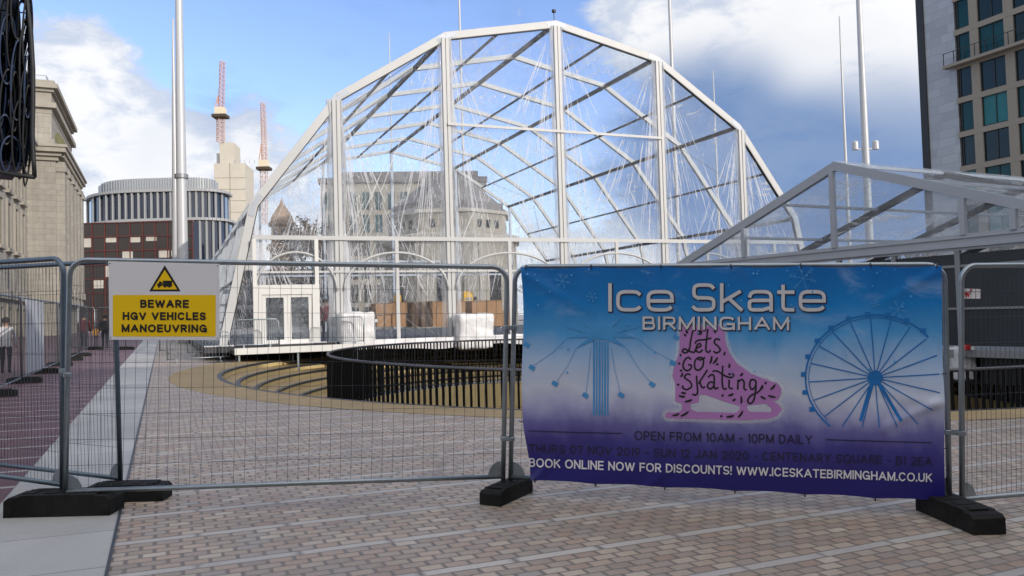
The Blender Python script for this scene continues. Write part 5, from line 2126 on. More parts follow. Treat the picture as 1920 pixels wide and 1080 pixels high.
def hwin(u_, z0, z1, dd, w=1.3):
    q_ = MB()
    q_.fbox(FS, u_, u_ + w, z0, z1, dd - 0.4, dd + 0.02, 1)
    q_.fbox(FS, u_ - 0.3, u_, z0 - 0.2, z1 + 0.35, dd, dd + 0.16, 0)
    q_.fbox(FS, u_ + w, u_ + w + 0.3, z0 - 0.2, z1 + 0.35, dd, dd + 0.16, 0)
    q_.fbox(FS, u_, u_ + w, z1, z1 + 0.35, dd, dd + 0.155, 0)
    q_.fbox(FS, u_ - 0.45, u_ + w + 0.45, z0 - 0.5, z0 - 0.2, dd, dd + 0.32, 0)
    q_.fbox(FS, u_ + w / 2 - 0.05, u_ + w / 2 + 0.05, z0, z1, dd + 0.02, dd + 0.06, 0)
    q_.fbox(FS, u_, u_ + w / 2 - 0.05, (z0 + z1) / 2, (z0 + z1) / 2 + 0.08, dd + 0.02, dd + 0.06, 0)
    q_.build('window', ['stone_trim', 'glass_dark'], hallb)


for k in range(9):
    uu_ = -3.6 - k * 3.6
    hwin(uu_, zcor - 5.7, zcor - 3.0, -REC)
    hwin(uu_, zcor - 10.6, zcor - 7.0, -REC)
    hwin(uu_, 0.9, 3.3, -REC)
for k in range(npil - 1):
    uu_ = 0.25 + (u_far - 2.0) * (k + 0.5) / (npil - 1) + 0.15
    hwin(uu_, zcor - 5.6, zcor - 3.2, 0.002, 1.1)
    hwin(uu_, zcor - 10.4, zcor - 7.2, 0.002, 1.1)

# screen of interlocking black hoops, upper left
lib = thing('hoop_screen', P(20, 330, 20), 'dark overhanging building wall screened with interlocking black and blue metal hoops', 'building')
dL = 20.0


def lp(px, py, back=0.0):
    return P(px, py, dL) + V((-0.72, 1, 0)).normalized() * back


edge = [(46, -60), (52, 10), (58, 60), (62, 130), (62, 200), (61, 250), (63, 300), (65, 332)]
q = MB()
poly = [lp(x - 13, min(y, 296), 0.75) for x, y in edge] + [lp(-140, 282, 0.75), lp(-140, -60, 0.75)]
q.prism(poly, V((-0.80, 1, 0)).normalized() * 3.0)
q.build('wall', 'library_blue', lib)
rr_ = random.Random(5)


def hoop(cx_, cy_, a, c, r_, back, tilt, mat):
    q_ = MB()
    n_ = 40
    rows = []
    for k in range(n_):
        an = 2 * math.pi * k / n_
        x, y = math.cos(an), math.sin(an)
        sk_ = math.tan(tilt)
        rows.append([lp(cx_ + (a + da) * x - sk_ * c * y, cy_ + (c + da) * y, back + db + 0.12 * math.cos(an)) for da, db in ((1.6, 0), (1.6, 0.30), (-1.6, 0.30), (-1.6, 0))])
    for k in range(n_):
        r1_, r2_ = rows[k], rows[(k + 1) % n_]
        for i_ in range(4):
            q_.quad([r1_[i_], r1_[(i_ + 1) % 4], r2_[(i_ + 1) % 4], r2_[i_]])
    q_.build('hoop', mat, lib)


hoops = [(15, 92, 15, 52, .045), (36, 8, 15, 52, .05), (52, 60, 9, 62, .05), (34, 150, 13, 60, .045), (5, 0, 14, 50, .05), (14, 200, 14, 56, .045), (57, 160, 8, 48, .045),
         (36, 256, 13, 54, .05), (53, 260, 9, 66, .055), (8, 285, 15, 44, .05), (24, 40, 11, 70, .035), (46, 110, 9, 60, .035), (2, 150, 10, 70, .04), (45, 205, 8, 60, .035),
         (-20, 60, 16, 55, .05), (-25, 170, 16, 55, .05), (-22, 270, 16, 50, .05), (28, 190, 8, 44, .03), (20, 300, 18, 28, .035)]
for i, (x, y, a, c, r_) in enumerate(hoops):
    hoop(min(x, 62 - a * 1.05), min(y, 325 - c * 1.25), a * 1.05, c * 1.25, r_ * 1.35, 0.0, 0.03, 'library_black' if i % 3 else 'library_blue')
    hoop(min(x + 7, 54), min(y + 37, 265), a * 0.8, c * 1.15, r_ * 0.8, 0.45, 0.05, 'library_blue' if i % 2 else 'library_black')
q = MB()
q.tube([lp(x, y) for x, y in edge], 0.055, 6)
q.tube([lp(65, 332), lp(30, 328), lp(0, 322), lp(-140, 300)], 0.06, 6)
for y in range(-40, 320, 42):
    q.tube([lp(-140, y), lp(56, y + 6, 0.7)], 0.02, 4)
q.build('edge_bar', 'library_black', lib, smooth=True)

# rounded glass office block in the distance
off = thing('rounded_office', P(300, 600, 165), 'rounded office block of dark glass with white fins and grey crown', 'building')
dO_ = 165.0


def arcpts(pxa, pxb, bulge, n_, d=dO_):
    res = []
    for k in range(n_ + 1):
        t_ = k / n_
        px = lerp(pxa, pxb, t_)
        res.append((px, d - bulge * math.sqrt(max(0.0, 1 - (2 * t_ - 1) ** 4)) + bulge))
    return res


def wallband(pts, za_, zb_, mat, name, cap=True):
    q_ = MB()
    w = []
    for px, d in pts:
        p = P(px, 590, d)
        w.append(V((p.x, p.y, 0)))
    for a, c in zip(w, w[1:]):
        q_.quad([a + UPZ * za_, c + UPZ * za_, c + UPZ * zb_, a + UPZ * zb_])
    if cap:
        q_.quad([p + UPZ * zb_ for p in w])
    q_.build(name, mat, off)
    return w


def zat(px, py, d):
    return P(px, py, d).z


z_a, z_b, z_c, z_d = zat(300, 318, 160), zat(300, 343, 158), zat(300, 401, 157), zat(300, 480, 156)
wallband(arcpts(188, 412, 8, 28, 168), z_b, z_a, 'parapet_metal', 'crown')
for px, d in arcpts(188, 412, 8, 46, 168):
    p = P(px, 590, d - 0.1)
    q = MB()
    q.beam(V((p.x, p.y, z_b)), V((p.x, p.y, z_a)), 0.18, 0.25)
    q.build('crown_rib', 'aluminium_grey', off)
wallband(arcpts(166, 432, 10, 40, 165), z_c, z_b, 'glass_navy', 'glazing')
wallband(arcpts(166, 440, 10, 40, 163.5), 0, z_c - 0.3, 'glass_navy', 'glazing')
for k, (px, d) in enumerate(arcpts(166, 432, 10, 22, 165)):
    p = P(px, 590, d - 0.3)
    q = MB()
    q.beam(V((p.x, p.y, z_c)), V((p.x, p.y, z_b)), 0.28, 0.6)
    q.build('fin', 'fin_white', off)
for k, (px, d) in enumerate(arcpts(166, 440, 10, 22, 163.5)):
    p = P(px, 590, d - 0.3)
    q = MB()
    q.beam(V((p.x, p.y, 4 if px > 350 else z_c - 8)), V((p.x, p.y, z_c - 0.3)), 0.28, 0.6)
    q.build('fin', 'fin_white', off)
for zz in (z_b, z_c):
    q = MB()
    w = [P(px, 590, d - 0.35) for px, d in arcpts(164, 436 if zz == z_b else 442, 10, 40, 165 if zz == z_b else 163.5)]
    for a, c in zip(w, w[1:]):
        q.beam(V((a.x, a.y, zz - 0.25)), V((c.x, c.y, zz - 0.25)), 0.9, 0.55)
    q.build('fascia', 'fin_white', off)

# low dark building with maroon grid
brn = thing('maroon_grid_block', P(255, 600, 132), 'low dark glazed block with a thin maroon grid', 'building')
pB = P(150, 500, 132)
FB2 = (V((pB.x, pB.y, 0)), V((1, 0.05, 0)).normalized(), V((0.05, -1, 0)).normalized())
wB = hitv(362, 480, FB2)[0]
hB = hitv(250, 417, FB2)[1]
q = MB()
q.fbox(FB2, 0, wB, 0, hB, -3, 0)
q.build('wall', 'dark_panel', brn)
q = MB()
ncol, nrow = 9, 8
for k in range(ncol + 1):
    q.fbox(FB2, wB * k / ncol - 0.07, wB * k / ncol + 0.07, 0, hB + 0.15, 0.002, 0.14)
for k in range(nrow + 1):
    q.fbox(FB2, -0.1, wB + 0.1, hB * k / nrow - 0.06, hB * k / nrow + 0.06, 0.15, 0.25)
q.build('grid', 'maroon_frame', brn)
for (c, r_, f) in ((0, 6, .7), (2, 6, .25), (3.9, 6, .3), (1.9, 4, .9), (4.0, 4, .95), (5.9, 4, .9), (5.2, 6, .2), (7.2, 5, .4), (3.3, 5, .6), (1, 3, .6), (6.2, 5, .5)):
    q = MB()
    cw, rh = wB / ncol, hB / nrow
    q.fbox(FB2, cw * c + 0.15, cw * (c + 0.9), rh * r_ + 0.2 + rh * 0.7 * (1 - f), rh * (r_ + 1) - 0.15, 0.003, 0.05)
    q.build('window', 'blind_pale', brn)

# concrete core under construction and two tower cranes
core = thing('concrete_core', P(432, 600, 230), 'pale concrete core of a tower under construction, sunlit', 'building')
pC = P(404, 500, 230)
FC = (V((pC.x, pC.y, 0)), V((1, 0.12, 0)).normalized(), V((0.12, -1, 0)).normalized())
q = MB()
u1_ = hitv(461, 400, FC)[0]
z1_ = hitv(440, 306, FC)[1]
q.fbox(FC, 0, u1_, 0, z1_, -12, 0)
q.build('lower_shaft', 'concrete', core)
ua_, ub_ = hitv(411, 300, FC)[0], hitv(438, 300, FC)[0]
z2_ = hitv(424, 266, FC)[1]
q = MB()
q.fbox(FC, ua_, ub_, z1_, z2_, -9, -0.6)
q.build('upper_shaft', 'concrete', core)
q = MB()
for k in range(9):
    zz = z1_ * (0.35 + 0.07 * k)
    q.fbox(FC, -0.05, u1_ + 0.05, zz, zz + 0.12, 0.002, 0.06)
q.fbox(FC, u1_ * 0.5, u1_ * 0.5 + 0.15, 20, z1_, 0.002, 0.06)
q.build('pour_lines', 'stone_weathered', core)
q = MB()
q.fbox(FC, ua_ - 1.0, ua_ - 0.1, z1_, z1_ + (z2_ - z1_) * 0.5, -4, -1)
for k in range(5):
    q.fbox(FC, ub_ + 0.3 + k * 1.4, ub_ + 0.4 + k * 1.4, z1_, z1_ + 1.1, -0.5, -0.4)
q.build('edge_guard', 'mast_grey', core)


def lattice(mb, p, q_, w, nseg, r_=0.12):
    r_ *= 0.48
    d = (q_ - p).normalized()
    sx_ = d.orthogonal().normalized()
    sy = d.cross(sx_)
    cs = [(sx_ * a + sy * c) * w / 2 for a, c in ((1, 1), (-1, 1), (-1, -1), (1, -1))]
    for c in cs:
        mb.tube([p + c, q_ + c], r_, 4)
    for k in range(nseg):
        a, b_ = lerp(p, q_, k / nseg), lerp(p, q_, (k + 1) / nseg)
        for i in range(4):
            c0, c1 = cs[i], cs[(i + 1) % 4]
            mb.tube([a + c0, b_ + c1] if k % 2 else [a + c1, b_ + c0], r_ * 0.6, 3)
            mb.tube([a + c0, a + c1], r_ * 0.6, 3)


def crane(px, y_base, y_cab, y_top, px_top, d, label):
    base = P(px, y_base, d)
    cab = P(px, y_cab, d)
    root = thing('tower_crane', base, label, 'crane', 'tower cranes in the distance')
    q_ = MB()
    lattice(q_, base, cab, 1.7, 12, 0.2)
    q_.build('mast', 'crane_red', root)
    q_ = MB()
    q_.obox(cab + V((-1.4, -1.2, 0)), V((2.8, 0, 0)), V((0, 2.4, 0)), V((0, 0, 2.2)), 0)
    q_.obox(cab + V((-2.0, -2, -0.9)), V((4.2, 0, 0)), V((0, 3.5, 0)), V((0, 0, 0.88)), 1)
    q_.build('cab', ['crane_white', 'bark'], root)
    q_ = MB()
    tip = P(px_top, y_top, d)
    lattice(q_, cab + V((0.3, 0, 2.2)), tip, 1.2, 22, 0.17)
    q_.build('jib', 'crane_red', root)
    q_ = MB()
    apx = P(px - 5, lerp(y_cab, y_top, 0.36), d)
    q_.tube([cab + V((-0.6, 0, 2.2)), apx], 0.22, 4)
    q_.tube([cab + V((-1.6, 0, 2.2)), apx], 0.18, 4)
    q_.tube([apx, tip], 0.06, 3)
    q_.build('counter_frame', 'crane_red', root)


crane(413.5, 266, 216, 114, 417, 232, 'left tall red tower crane standing on the concrete core')
crane(495, 420, 314, 192, 492.5, 250, 'shorter red tower crane beside the tent roof')

# clock tower seen through the tent
ct = thing('stone_tower', P(532, 600, 140), 'brown stone tower with a pointed top seen through the tent', 'tower')
pT = P(532, 600, 140)
cT = V((pT.x, pT.y, 0))
zk = lambda y: zat(532, y, 140)
q = MB()
q.lathe(cT, [(2.3, 0), (2.3, zk(470)), (2.9, zk(468)), (2.9, zk(460)), (2.0, zk(455)), (2.0, zk(425)), (2.5, zk(423)), (2.5, zk(418)), (1.7, zk(414))], 8)
q.build('shaft', 'brown_stone', ct)
q = MB()
q.lathe(cT, [(2.2, zk(415)), (1.9, zk(405)), (1.1, zk(392)), (0.45, zk(382)), (0.12, zk(374)), (0.0, zk(368))], 8)
q.build('spire', 'brown_stone', ct)
for k in range(8):
    a = 2 * math.pi * (k + 0.5) / 8
    q = MB()
    rd, tg = V((math.cos(a), math.sin(a), 0)), V((-math.sin(a), math.cos(a), 0))
    q.obox(cT + rd * 1.82 - tg * 0.35 + UPZ * zk(450), tg * 0.7, rd * 0.06, UPZ * (zk(430) - zk(450)))
    q.build('opening', 'edge_black', ct)

# flat-roofed stone office behind the memorial hall
ob_ = thing('flat_roofed_office', P(760, 600, 125), 'flat-roofed cream office block with tall window bays behind the domed hall', 'building')
pO = P(604, 500, 125)
FO = (V((pO.x, pO.y, 0)), V((1, 0.10, 0)).normalized(), V((0.10, -1, 0)).normalized())
wO = hitv(912, 450, FO)[0]
hO = hitv(760, 333, FO)[1]
q = MB()
q.fbox(FO, 0, wO, 0, hO - 0.8, -18, 0)
q.build('wall', 'stone_weathered', ob_)
q = MB()
q.fbox(FO, -0.4, wO + 0.4, hO - 0.8, hO, -18.4, 0.5)
q.fbox(FO, 2.5, wO - 1, hO, hO + 1.3, -14, -1.5)
q.build('roof', 'stone_roof', ob_)
nb_ = 13
zr = [0.6, 4.2, 8.0, 11.8, 15.6, 19.3]
for k in range(nb_):
    for j in range(len(zr)):
        if zr[j] + 2.6 > hO - 1:
            continue
        q = MB()
        ua_ = wO * (k + 0.22) / nb_
        ub_ = wO * (k + 0.78) / nb_
        q.fbox(FO, ua_, ub_, zr[j], zr[j] + 2.9, 0.002, 0.05, 1)
        q.fbox(FO, ua_ - 0.12, ua_, zr[j], zr[j] + 2.9, 0.0, 0.22, 0)
        q.fbox(FO, ub_, ub_ + 0.12, zr[j], zr[j] + 2.9, 0.0, 0.22, 0)
        q.fbox(FO, (ua_ + ub_) / 2 - 0.05, (ua_ + ub_) / 2 + 0.05, zr[j], zr[j] + 2.9, 0.05, 0.12, 0)
        q.build('window', ['stone_cream', 'glass_teal' if j >= 4 else 'glass_dark'], ob_)

# octagonal memorial hall
hm = thing('memorial_hall', P(838, 600, 78), 'octagonal pale stone memorial hall with a dark stepped dome', 'building')
pH = P(838, 600, 78)
cH = V((pH.x, pH.y + 6, 0))
dh = 84.0


def zh(y):
    return zat(838, y, dh)


r8 = 7.0


def octa(mb, r_, z0, z1, rr2=None, mi=0, n_=8):
    rr2 = r_ if rr2 is None else rr2
    a0 = math.pi / 8
    for k in range(n_):
        a, c = a0 + 2 * math.pi * k / n_, a0 + 2 * math.pi * (k + 1) / n_
        mb.quad([cH + V((r_ * math.cos(a), r_ * math.sin(a), z0)), cH + V((r_ * math.cos(c), r_ * math.sin(c), z0)),
                 cH + V((rr2 * math.cos(c), rr2 * math.sin(c), z1)), cH + V((rr2 * math.cos(a), rr2 * math.sin(a), z1))], mi)


q = MB()
octa(q, 7.6, 0, zh(462))
octa(q, 6.7, zh(445), zh(412))
q.build('wall', 'stone_weathered', hm)
q = MB()
octa(q, 7.6, zh(462), zh(460), 8.2)
octa(q, 8.2, zh(460), zh(452))
octa(q, 8.2, zh(452), zh(445), 6.7)
octa(q, 6.7, zh(412), zh(411), 7.0)
octa(q, 7.0, zh(411), zh(405))
q.build('cornice', 'stone_trim', hm)
q = MB()
octa(q, 7.0, zh(405), zh(400), 6.4)
octa(q, 6.4, zh(400), zh(390))
octa(q, 6.4, zh(390), zh(388), 5.9)
octa(q, 5.9, zh(388), zh(340), 2.6)
octa(q, 2.6, zh(340), zh(333), 1.9)
octa(q, 1.9, zh(333), zh(331), 0.01)
q.build('roof', 'stone_roof', hm)
for k in range(8):
    a = 2 * math.pi * (k + 1) / 8
    rd, tg = V((math.cos(a), math.sin(a), 0)), V((-math.sin(a), math.cos(a), 0))
    ap_ = 6.7 * math.cos(math.pi / 8)
    for off_ in (-1.2, 0, 1.2):
        q = MB()
        q.obox(cH + rd * (ap_ - 0.02) + tg * (off_ - 0.28) + UPZ * zh(437), tg * 0.56, rd * 0.06, UPZ * (zh(423) - zh(437)))
        q.build('window', 'glass_dark', hm)
    ap_ = 7.6 * math.cos(math.pi / 8)
    q = MB()
    q.obox(cH + rd * (ap_ - 0.02) - tg * 0.8 + UPZ * 1.2, tg * 1.6, rd * 0.06, UPZ * 4.8)
    q.build('window', 'glass_dark', hm)
    for off_ in (-2.3, 1.9):
        q = MB()
        q.obox(cH + rd * (ap_ - 0.05) + tg * off_ + UPZ * 0.0, tg * 0.5, rd * 0.25, UPZ * (zh(462) - 0.3))
        q.build('pilaster', 'stone_weathered', hm)

# dark low shopfront row behind the doors
sh = thing('dark_shop_row', P(540, 600, 118), 'dark low glazed frontage seen through the tent doors', 'building')
pS = P(440, 600, 118)
FSH = (V((pS.x, pS.y, 0)), V((1, 0.05, 0)).normalized(), V((0.05, -1, 0)).normalized())
q = MB()
q.fbox(FSH, 0, 15.5, 0, 9.5, -8, 0)
q.build('wall', 'dark_panel', sh)
for k in range(6):
    q = MB()
    q.fbox(FSH, 0.4 + 2.5 * k, 2.5 + 2.5 * k, 0.5, 3.4, 0.002, 0.06)
    q.fbox(FSH, 0.4 + 2.5 * k, 2.5 + 2.5 * k, 4.4, 7.6, 0.002, 0.06)
    q.build('window', 'glass_dark', sh)
q = MB()
q.fbox(FSH, -0.2, 15.7, 3.6, 4.2, 0.003, 0.3)
q.build('fascia', 'stone_roof', sh)

# right: tall office tower
tw = thing('office_tower', P(1820, 600, 92), 'tall beige gridded tower with teal windows and grey clad flank at right', 'building')
pR = P(1799, 300, 92)
FR = (V((pR.x, pR.y, 0)), -AX, -CX)       # u runs towards the viewer
TH = 58.0
uu0 = hitv(1735, 150, FR)[0]
uue = hitv(1722, 150, FR)[0]
q = MB()
q.fbox(FR, uu0, -0.003, 0, TH, -16, -0.25)
q.build('cladding', 'grey_cladding', tw)
q = MB()
q.fbox(FR, uue, uu0 - 0.003, 0, TH, -16, -0.1)
q.build('edge_fin', 'edge_black', tw)
zref1, zref0 = hitv(1864, 108, FR)[1], hitv(1864, 165, FR)[1]
zp = (zref0 - hitv(1864, 300, FR)[1]) / 2.0 * 1.0
zp = (hitv(1864, 108, FR)[1] - hitv(1864, 243, FR)[1]) / 2
wh = zref1 - zref0
cols_ = [(hitv(1800, 200, FR)[0] + 0.02, hitv(1824, 200, FR)[0]), (hitv(1840, 200, FR)[0], hitv(1889, 200, FR)[0])]
pw = cols_[1][1] - cols_[1][0]
gap_ = hitv(1907, 200, FR)[0] - cols_[1][1]
for k in range(3):
    a = cols_[-1][1] + gap_
    cols_.append((a, a + pw))
UE = cols_[-1][1] + 1
q = MB()
q.fbox(FR, 0, UE, 0, TH, -16, -0.55)
q.build('core_wall', 'edge_black', tw)
print('TOWER', zp, wh, cols_)
nfl = int(TH / zp)
zbase = zref0 - zp * int(zref0 / zp)
# spandrels and piers as the beige grid
q = MB()
zz = [zbase + zp * k for k in range(nfl + 1)]
for k, z in enumerate(zz):
    q.fbox(FR, 0, UE, max(0, z - (zp - wh)), z, -0.55, 0.0)
q.build('spandrels', 'tower_beige', tw)
piers = [(cols_[i][1], cols_[i + 1][0]) for i in range(len(cols_) - 1)] + [(cols_[-1][1], UE)]
for a, c in piers:
    q = MB()
    q.fbox(FR, a, c, zz[0], zz[-1] - (zp - wh), -0.55, -0.02)
    for k in range(nfl):
        q.fbox(FR, a, c, zz[k] + wh * 0.55, zz[k] + wh * 0.55 + 0.04, -0.03, -0.018)
    q.build('pier', 'tower_beige', tw)
for (a, c) in cols_:
    for k in range(nfl):
        q = MB()
        z0, z1 = zz[k], zz[k] + wh
        q.fbox(FR, a, c, z0, z1, -0.5, -0.30, 1)
        q.fbox(FR, a, c, z0, z0 + 0.14, -0.30, -0.2, 0)
        q.fbox(FR, a, a + 0.1, z0 + 0.14, z1, -0.30, -0.2, 0)
        q.fbox(FR, c - 0.1, c, z0 + 0.14, z1, -0.30, -0.2, 0)
        if c - a > 2:
            q.fbox(FR, lerp(a, c, 0.52), lerp(a, c, 0.52) + 0.09, z0 + 0.14, z1, -0.30, -0.22, 0)
        q.build('window', ['edge_black', rr_.choice(('glass_teal', 'glass_teal_dark', 'glass_teal', 'glass_teal_pale'))], tw)
# balcony rail above the ledge
zl = hitv(1864, 103, FR)[1]
q = MB()
q.fbox(FR, -1.0, UE, zl, zl + 0.35, 0.002, 0.9, 0)
q.fbox(FR, -1.0, UE, zl + 1.75, zl + 1.82, 0.75, 0.82, 1)
for k in range(16):
    q.fbox(FR, -0.9 + k * 1.3, -0.82 + k * 1.3, zl + 0.35, zl + 1.75, 0.75, 0.8, 1)
q.build('ledge_rail', ['tower_beige', 'edge_black'], tw)

# unseen hall added behind the viewer, sized so its shade covers the square
ch = thing('shade_hall', V((10, -13, 0)), 'long pale unseen hall added behind the viewer to shade the paving', 'building')
FH = (V((0, 0, 0)) - AX * 13 - CX * 60, CX, AX)
q = MB()
q.fbox(FH, 0, 170, 0, 15.6, -25, 0)
q.build('wall', 'hall_wall', ch)
for k in range(18):
    q = MB()
    q.fbox(FH, 4 + k * 9, 10 + k * 9, 2, 12, 0.002, 0.1)
    q.build('window', 'glass_dark', ch)

# ------------------------------------------------------------------ temporary fences along the street
fg2 = 'mesh fence panels along the plum paving'
fg3 = 'black rubber feet along the plum paving'
p0 = G(-14, 745)
for k in range(6):
    a = V((p0.x, p0.y, 0)) + AX * (3.5 * k)
    c = a + AX * 3.42
    a.z, c.z = gz(a.x) + 0.14, gz(c.x) + 0.14
    root = thing('mesh_fence', (a + c) / 2, ['mesh fence panel nearest the left edge along the plum paving', 'mesh fence panel beside the grey hoarding sheet',
                 'third mesh fence panel along the plum paving', 'fourth mesh fence panel along the plum paving', 'fifth mesh fence panel along the plum paving',
                 'farthest mesh fence panel along the plum paving'][k], 'fence', fg2)
    q = MB()
    q.tube([a, a + UPZ * 1.85, a + UPZ * 1.92 + AX * 0.1, c + UPZ * 1.92 - AX * 0.1, c + UPZ * 1.85, c], 0.022, 6)
    q.tube([a, c], 0.02, 6)
    q.build('frame', 'galvanised', root, smooth=True)
    q = MB()
    for j in range(1, 26):
        w = lerp(a, c, j / 26)
        q.tube([w, w + UPZ * 1.92], 0.003, 3, cap=False)
    for j in range(1, 6):
        q.tube([a + UPZ * (0.32 * j), c + UPZ * (0.32 * j)], 0.003, 3, cap=False)
    q.build('mesh_infill', 'wire', root)
    put_foot(False, a + CX * 0.05, math.atan2(CX.y, CX.x), ['black rubber foot nearest the left edge on the plum paving', 'second black rubber foot from the left on the plum paving',
             'third black rubber foot from the left on the plum paving', 'fourth black rubber foot on the plum paving', 'fifth black rubber foot on the plum paving',
             'farthest black rubber foot on the plum paving'][k], fg3)
# grey sheet on the second panel
hO_ = V((p0.x, p0.y, 0)) + AX * 3.7 + CX * 0.05
hq = MB()
hq.obox(hO_ + UPZ * (gz(hO_.x) + 0.22), AX * 2.9, CX * 0.03, UPZ * 1.8)
hq.obox(hO_ + UPZ * (gz(hO_.x) + 0.22) + AX * 1.4 + CX * 0.03, AX * 0.03, CX * 0.01, UPZ * 1.8)
tag(hq.build('hoarding', 'hoarding_grey', None, origin=hO_), 'pale grey sheet fixed to the fence by the stone hall', 'hoarding')
# panels across the far end of the path
for i, (x0, x1, lb) in enumerate(((128, 178, 'mesh fence panel across the far end of the plum paving, behind the walkers'), (182, 236, 'far mesh fence panel partly behind the warning sign'))):
    a, c = G(x0, 655), G(x1, 656)
    a.z += 0.12
    c.z += 0.12
    root = thing('mesh_fence', (a + c) / 2, lb, 'fence', 'mesh fence panels across the far path')
    q = MB()
    ex_ = (c - a).normalized()
    q.tube([a, a + UPZ * 1.85, a + UPZ * 1.95 + ex_ * 0.1, c + UPZ * 1.95 - ex_ * 0.1, c + UPZ * 1.85, c], 0.03, 6)
    q.tube([a, c], 0.03, 6)
    q.build('frame', 'galvanised', root, smooth=True)
    q = MB()
    for j in range(1, 12):
        w = lerp(a, c, j / 12)
        q.tube([w, w + UPZ * 1.92], 0.006, 3, cap=False)
    q.build('mesh_infill', 'wire', root)
    put_foot(False, c - UPZ * 0.12, 0.1, ['black rubber foot at the far end of the plum paving', 'far black rubber foot below the warning sign'][i], fg3)


# crowd barriers by the tent door
def barrier(p, ang, label, w=2.1, h=1.05):
    ex_ = V((math.cos(ang), math.sin(ang), 0))
    root = thing('crowd_barrier', p, label, 'barrier', 'steel barriers by the tent door')
    q_ = MB()
    a, c = p, p + ex_ * w
    q_.tube([a + UPZ * 0.12, a + UPZ * (h - 0.1), a + UPZ * h + ex_ * 0.1, c + UPZ * h - ex_ * 0.1, c + UPZ * (h - 0.1), c + UPZ * 0.12], 0.022, 6)
    q_.tube([a + UPZ * 0.16, c + UPZ * 0.16], 0.018, 6)
    q_.build('frame', 'galvanised', root, smooth=True)
    q_ = MB()
    for j in range(1, 18):
        w_ = lerp(a, c, j / 18)
        q_.tube([w_ + UPZ * 0.16, w_ + UPZ * h], 0.009, 4, cap=False)
    q_.build('bars', 'galvanised', root)
    nn = ex_.cross(UPZ)
    for e in (0.3, w - 0.3):
        q_ = MB()
        m_ = p + ex_ * e
        q_.beam(m_ - nn * 0.3 + UPZ * 0.02, m_ + nn * 0.3 + UPZ * 0.02, 0.05, 0.03)
        q_.beam(m_ + UPZ * 0.03, m_ + UPZ * 0.16, 0.04, 0.04, ex_)
        q_.build('foot', 'galvanised', root)
    return root


AG = math.atan2(GA.y, GA.x)
pz = gp(la + 0.05, 0.60, -1.5)
barrier(pz, AG + R(8), 'steel barrier on the landing left of the tent door', 1.5)
barrier(gp(la - 2.1, 0.22, -1.2), AG + R(4), 'steel barrier standing left of the landing', 2.0)
barrier(gp(f1(604, 640)[0], 0.60, -1.2), AG - R(10), 'steel barrier between the tent door and the ballast block', 1.3)
barrier(G(352, 668), AG - R(12), 'steel barrier on the paving left of the ring', 2.2)
barrier(G(300, 664), AG - R(5), 'steel barrier half hidden behind the warning sign', 2.2)

# ------------------------------------------------------------------ trees without leaves
def bare_tree(px, d, h, seed, label, leaves=0):
    p = P(px, 590, d)
    base = V((p.x, p.y, gz(p.x)))
    root = thing('bare_tree', base, label, 'tree', 'leafless trees beyond the marquee' if px > 1000 else 'leafless trees behind the big tent')
    rn = random.Random(seed)
    q_ = MB()
    q_.tube([base, base + V((rn.uniform(-.1, .1), 0, h * 0.2)), base + V((rn.uniform(-.2, .2), 0, h * 0.38))], [h * 0.022, h * 0.018, h * 0.015], 6)
    q_.build('trunk', 'bark', root)
    q_ = MB()

    def grow(a, d_, ln, r_, lev):
        b_ = a + d_ * ln
        mid = (a + b_) / 2 + V((rn.uniform(-1, 1), rn.uniform(-1, 1), rn.uniform(-1, 1))) * ln * 0.07
        q_.tube([a, mid, b_], [r_, r_ * 0.8, r_ * 0.6], 4, cap=False)
        if lev == 0:
            return
        for _ in range(rn.choice((2, 3, 3))):
            nd = (d_ + V((rn.uniform(-1, 1), rn.uniform(-1, 1), rn.uniform(-0.35, 0.8))) * 0.75).normalized()
            grow(lerp(a, b_, rn.uniform(0.6, 1.0)), nd, ln * rn.uniform(0.6, 0.8), r_ * 0.66, lev - 1)
    top_ = base + V((0, 0, h * 0.36))
    for _ in range(6):
        nd = V((rn.uniform(-.8, .8), rn.uniform(-.8, .8), rn.uniform(0.5, 1.1))).normalized()
        grow(top_ - UPZ * rn.uniform(0, h * 0.1), nd, h * 0.22, h * 0.013, 4)
    q_.build('crown', 'bark', root)
    if leaves:
        tips = [v_ for v_ in q_.v if v_.z > base.z + h * 0.33]
        q_ = MB()
        for _ in range(leaves):
            p_ = rn.choice(tips) + V((rn.gauss(0, .28), rn.gauss(0, .28), rn.gauss(0, .28)))
            a_ = V((rn.uniform(-1, 1), rn.uniform(-1, 1), rn.uniform(-1, 1))).normalized() * rn.uniform(.12, .26)
            b_ = a_.orthogonal().normalized() * rn.uniform(.08, .18)
            q_.quad([p_ - a_, p_ - b_, p_ + a_, p_ + b_])
        q_.build('foliage', 'leaf_brown', root)


bare_tree(1705, 75, 9.5, 1, 'tallest leafless tree seen through the right half of the marquee roof')
bare_tree(1650, 80, 8.5, 2, 'small leafless tree seen through the middle of the marquee roof')
bare_tree(1755, 70, 8.5, 3, 'leafless tree just in front of the grey tower flank')
bare_tree(1340, 95, 9.5, 6, 'leafless tree seen through the right bays of the big tent')
bare_tree(1010, 100, 9.0, 7, 'leafless tree right of the memorial hall behind the tent')
bare_tree(592, 98, 17.0, 4, 'broad brown-leaved tree behind the tent above the doors', 5200)
bare_tree(505, 98, 9.0, 5, 'leafless tree at the left side behind the tent doors')


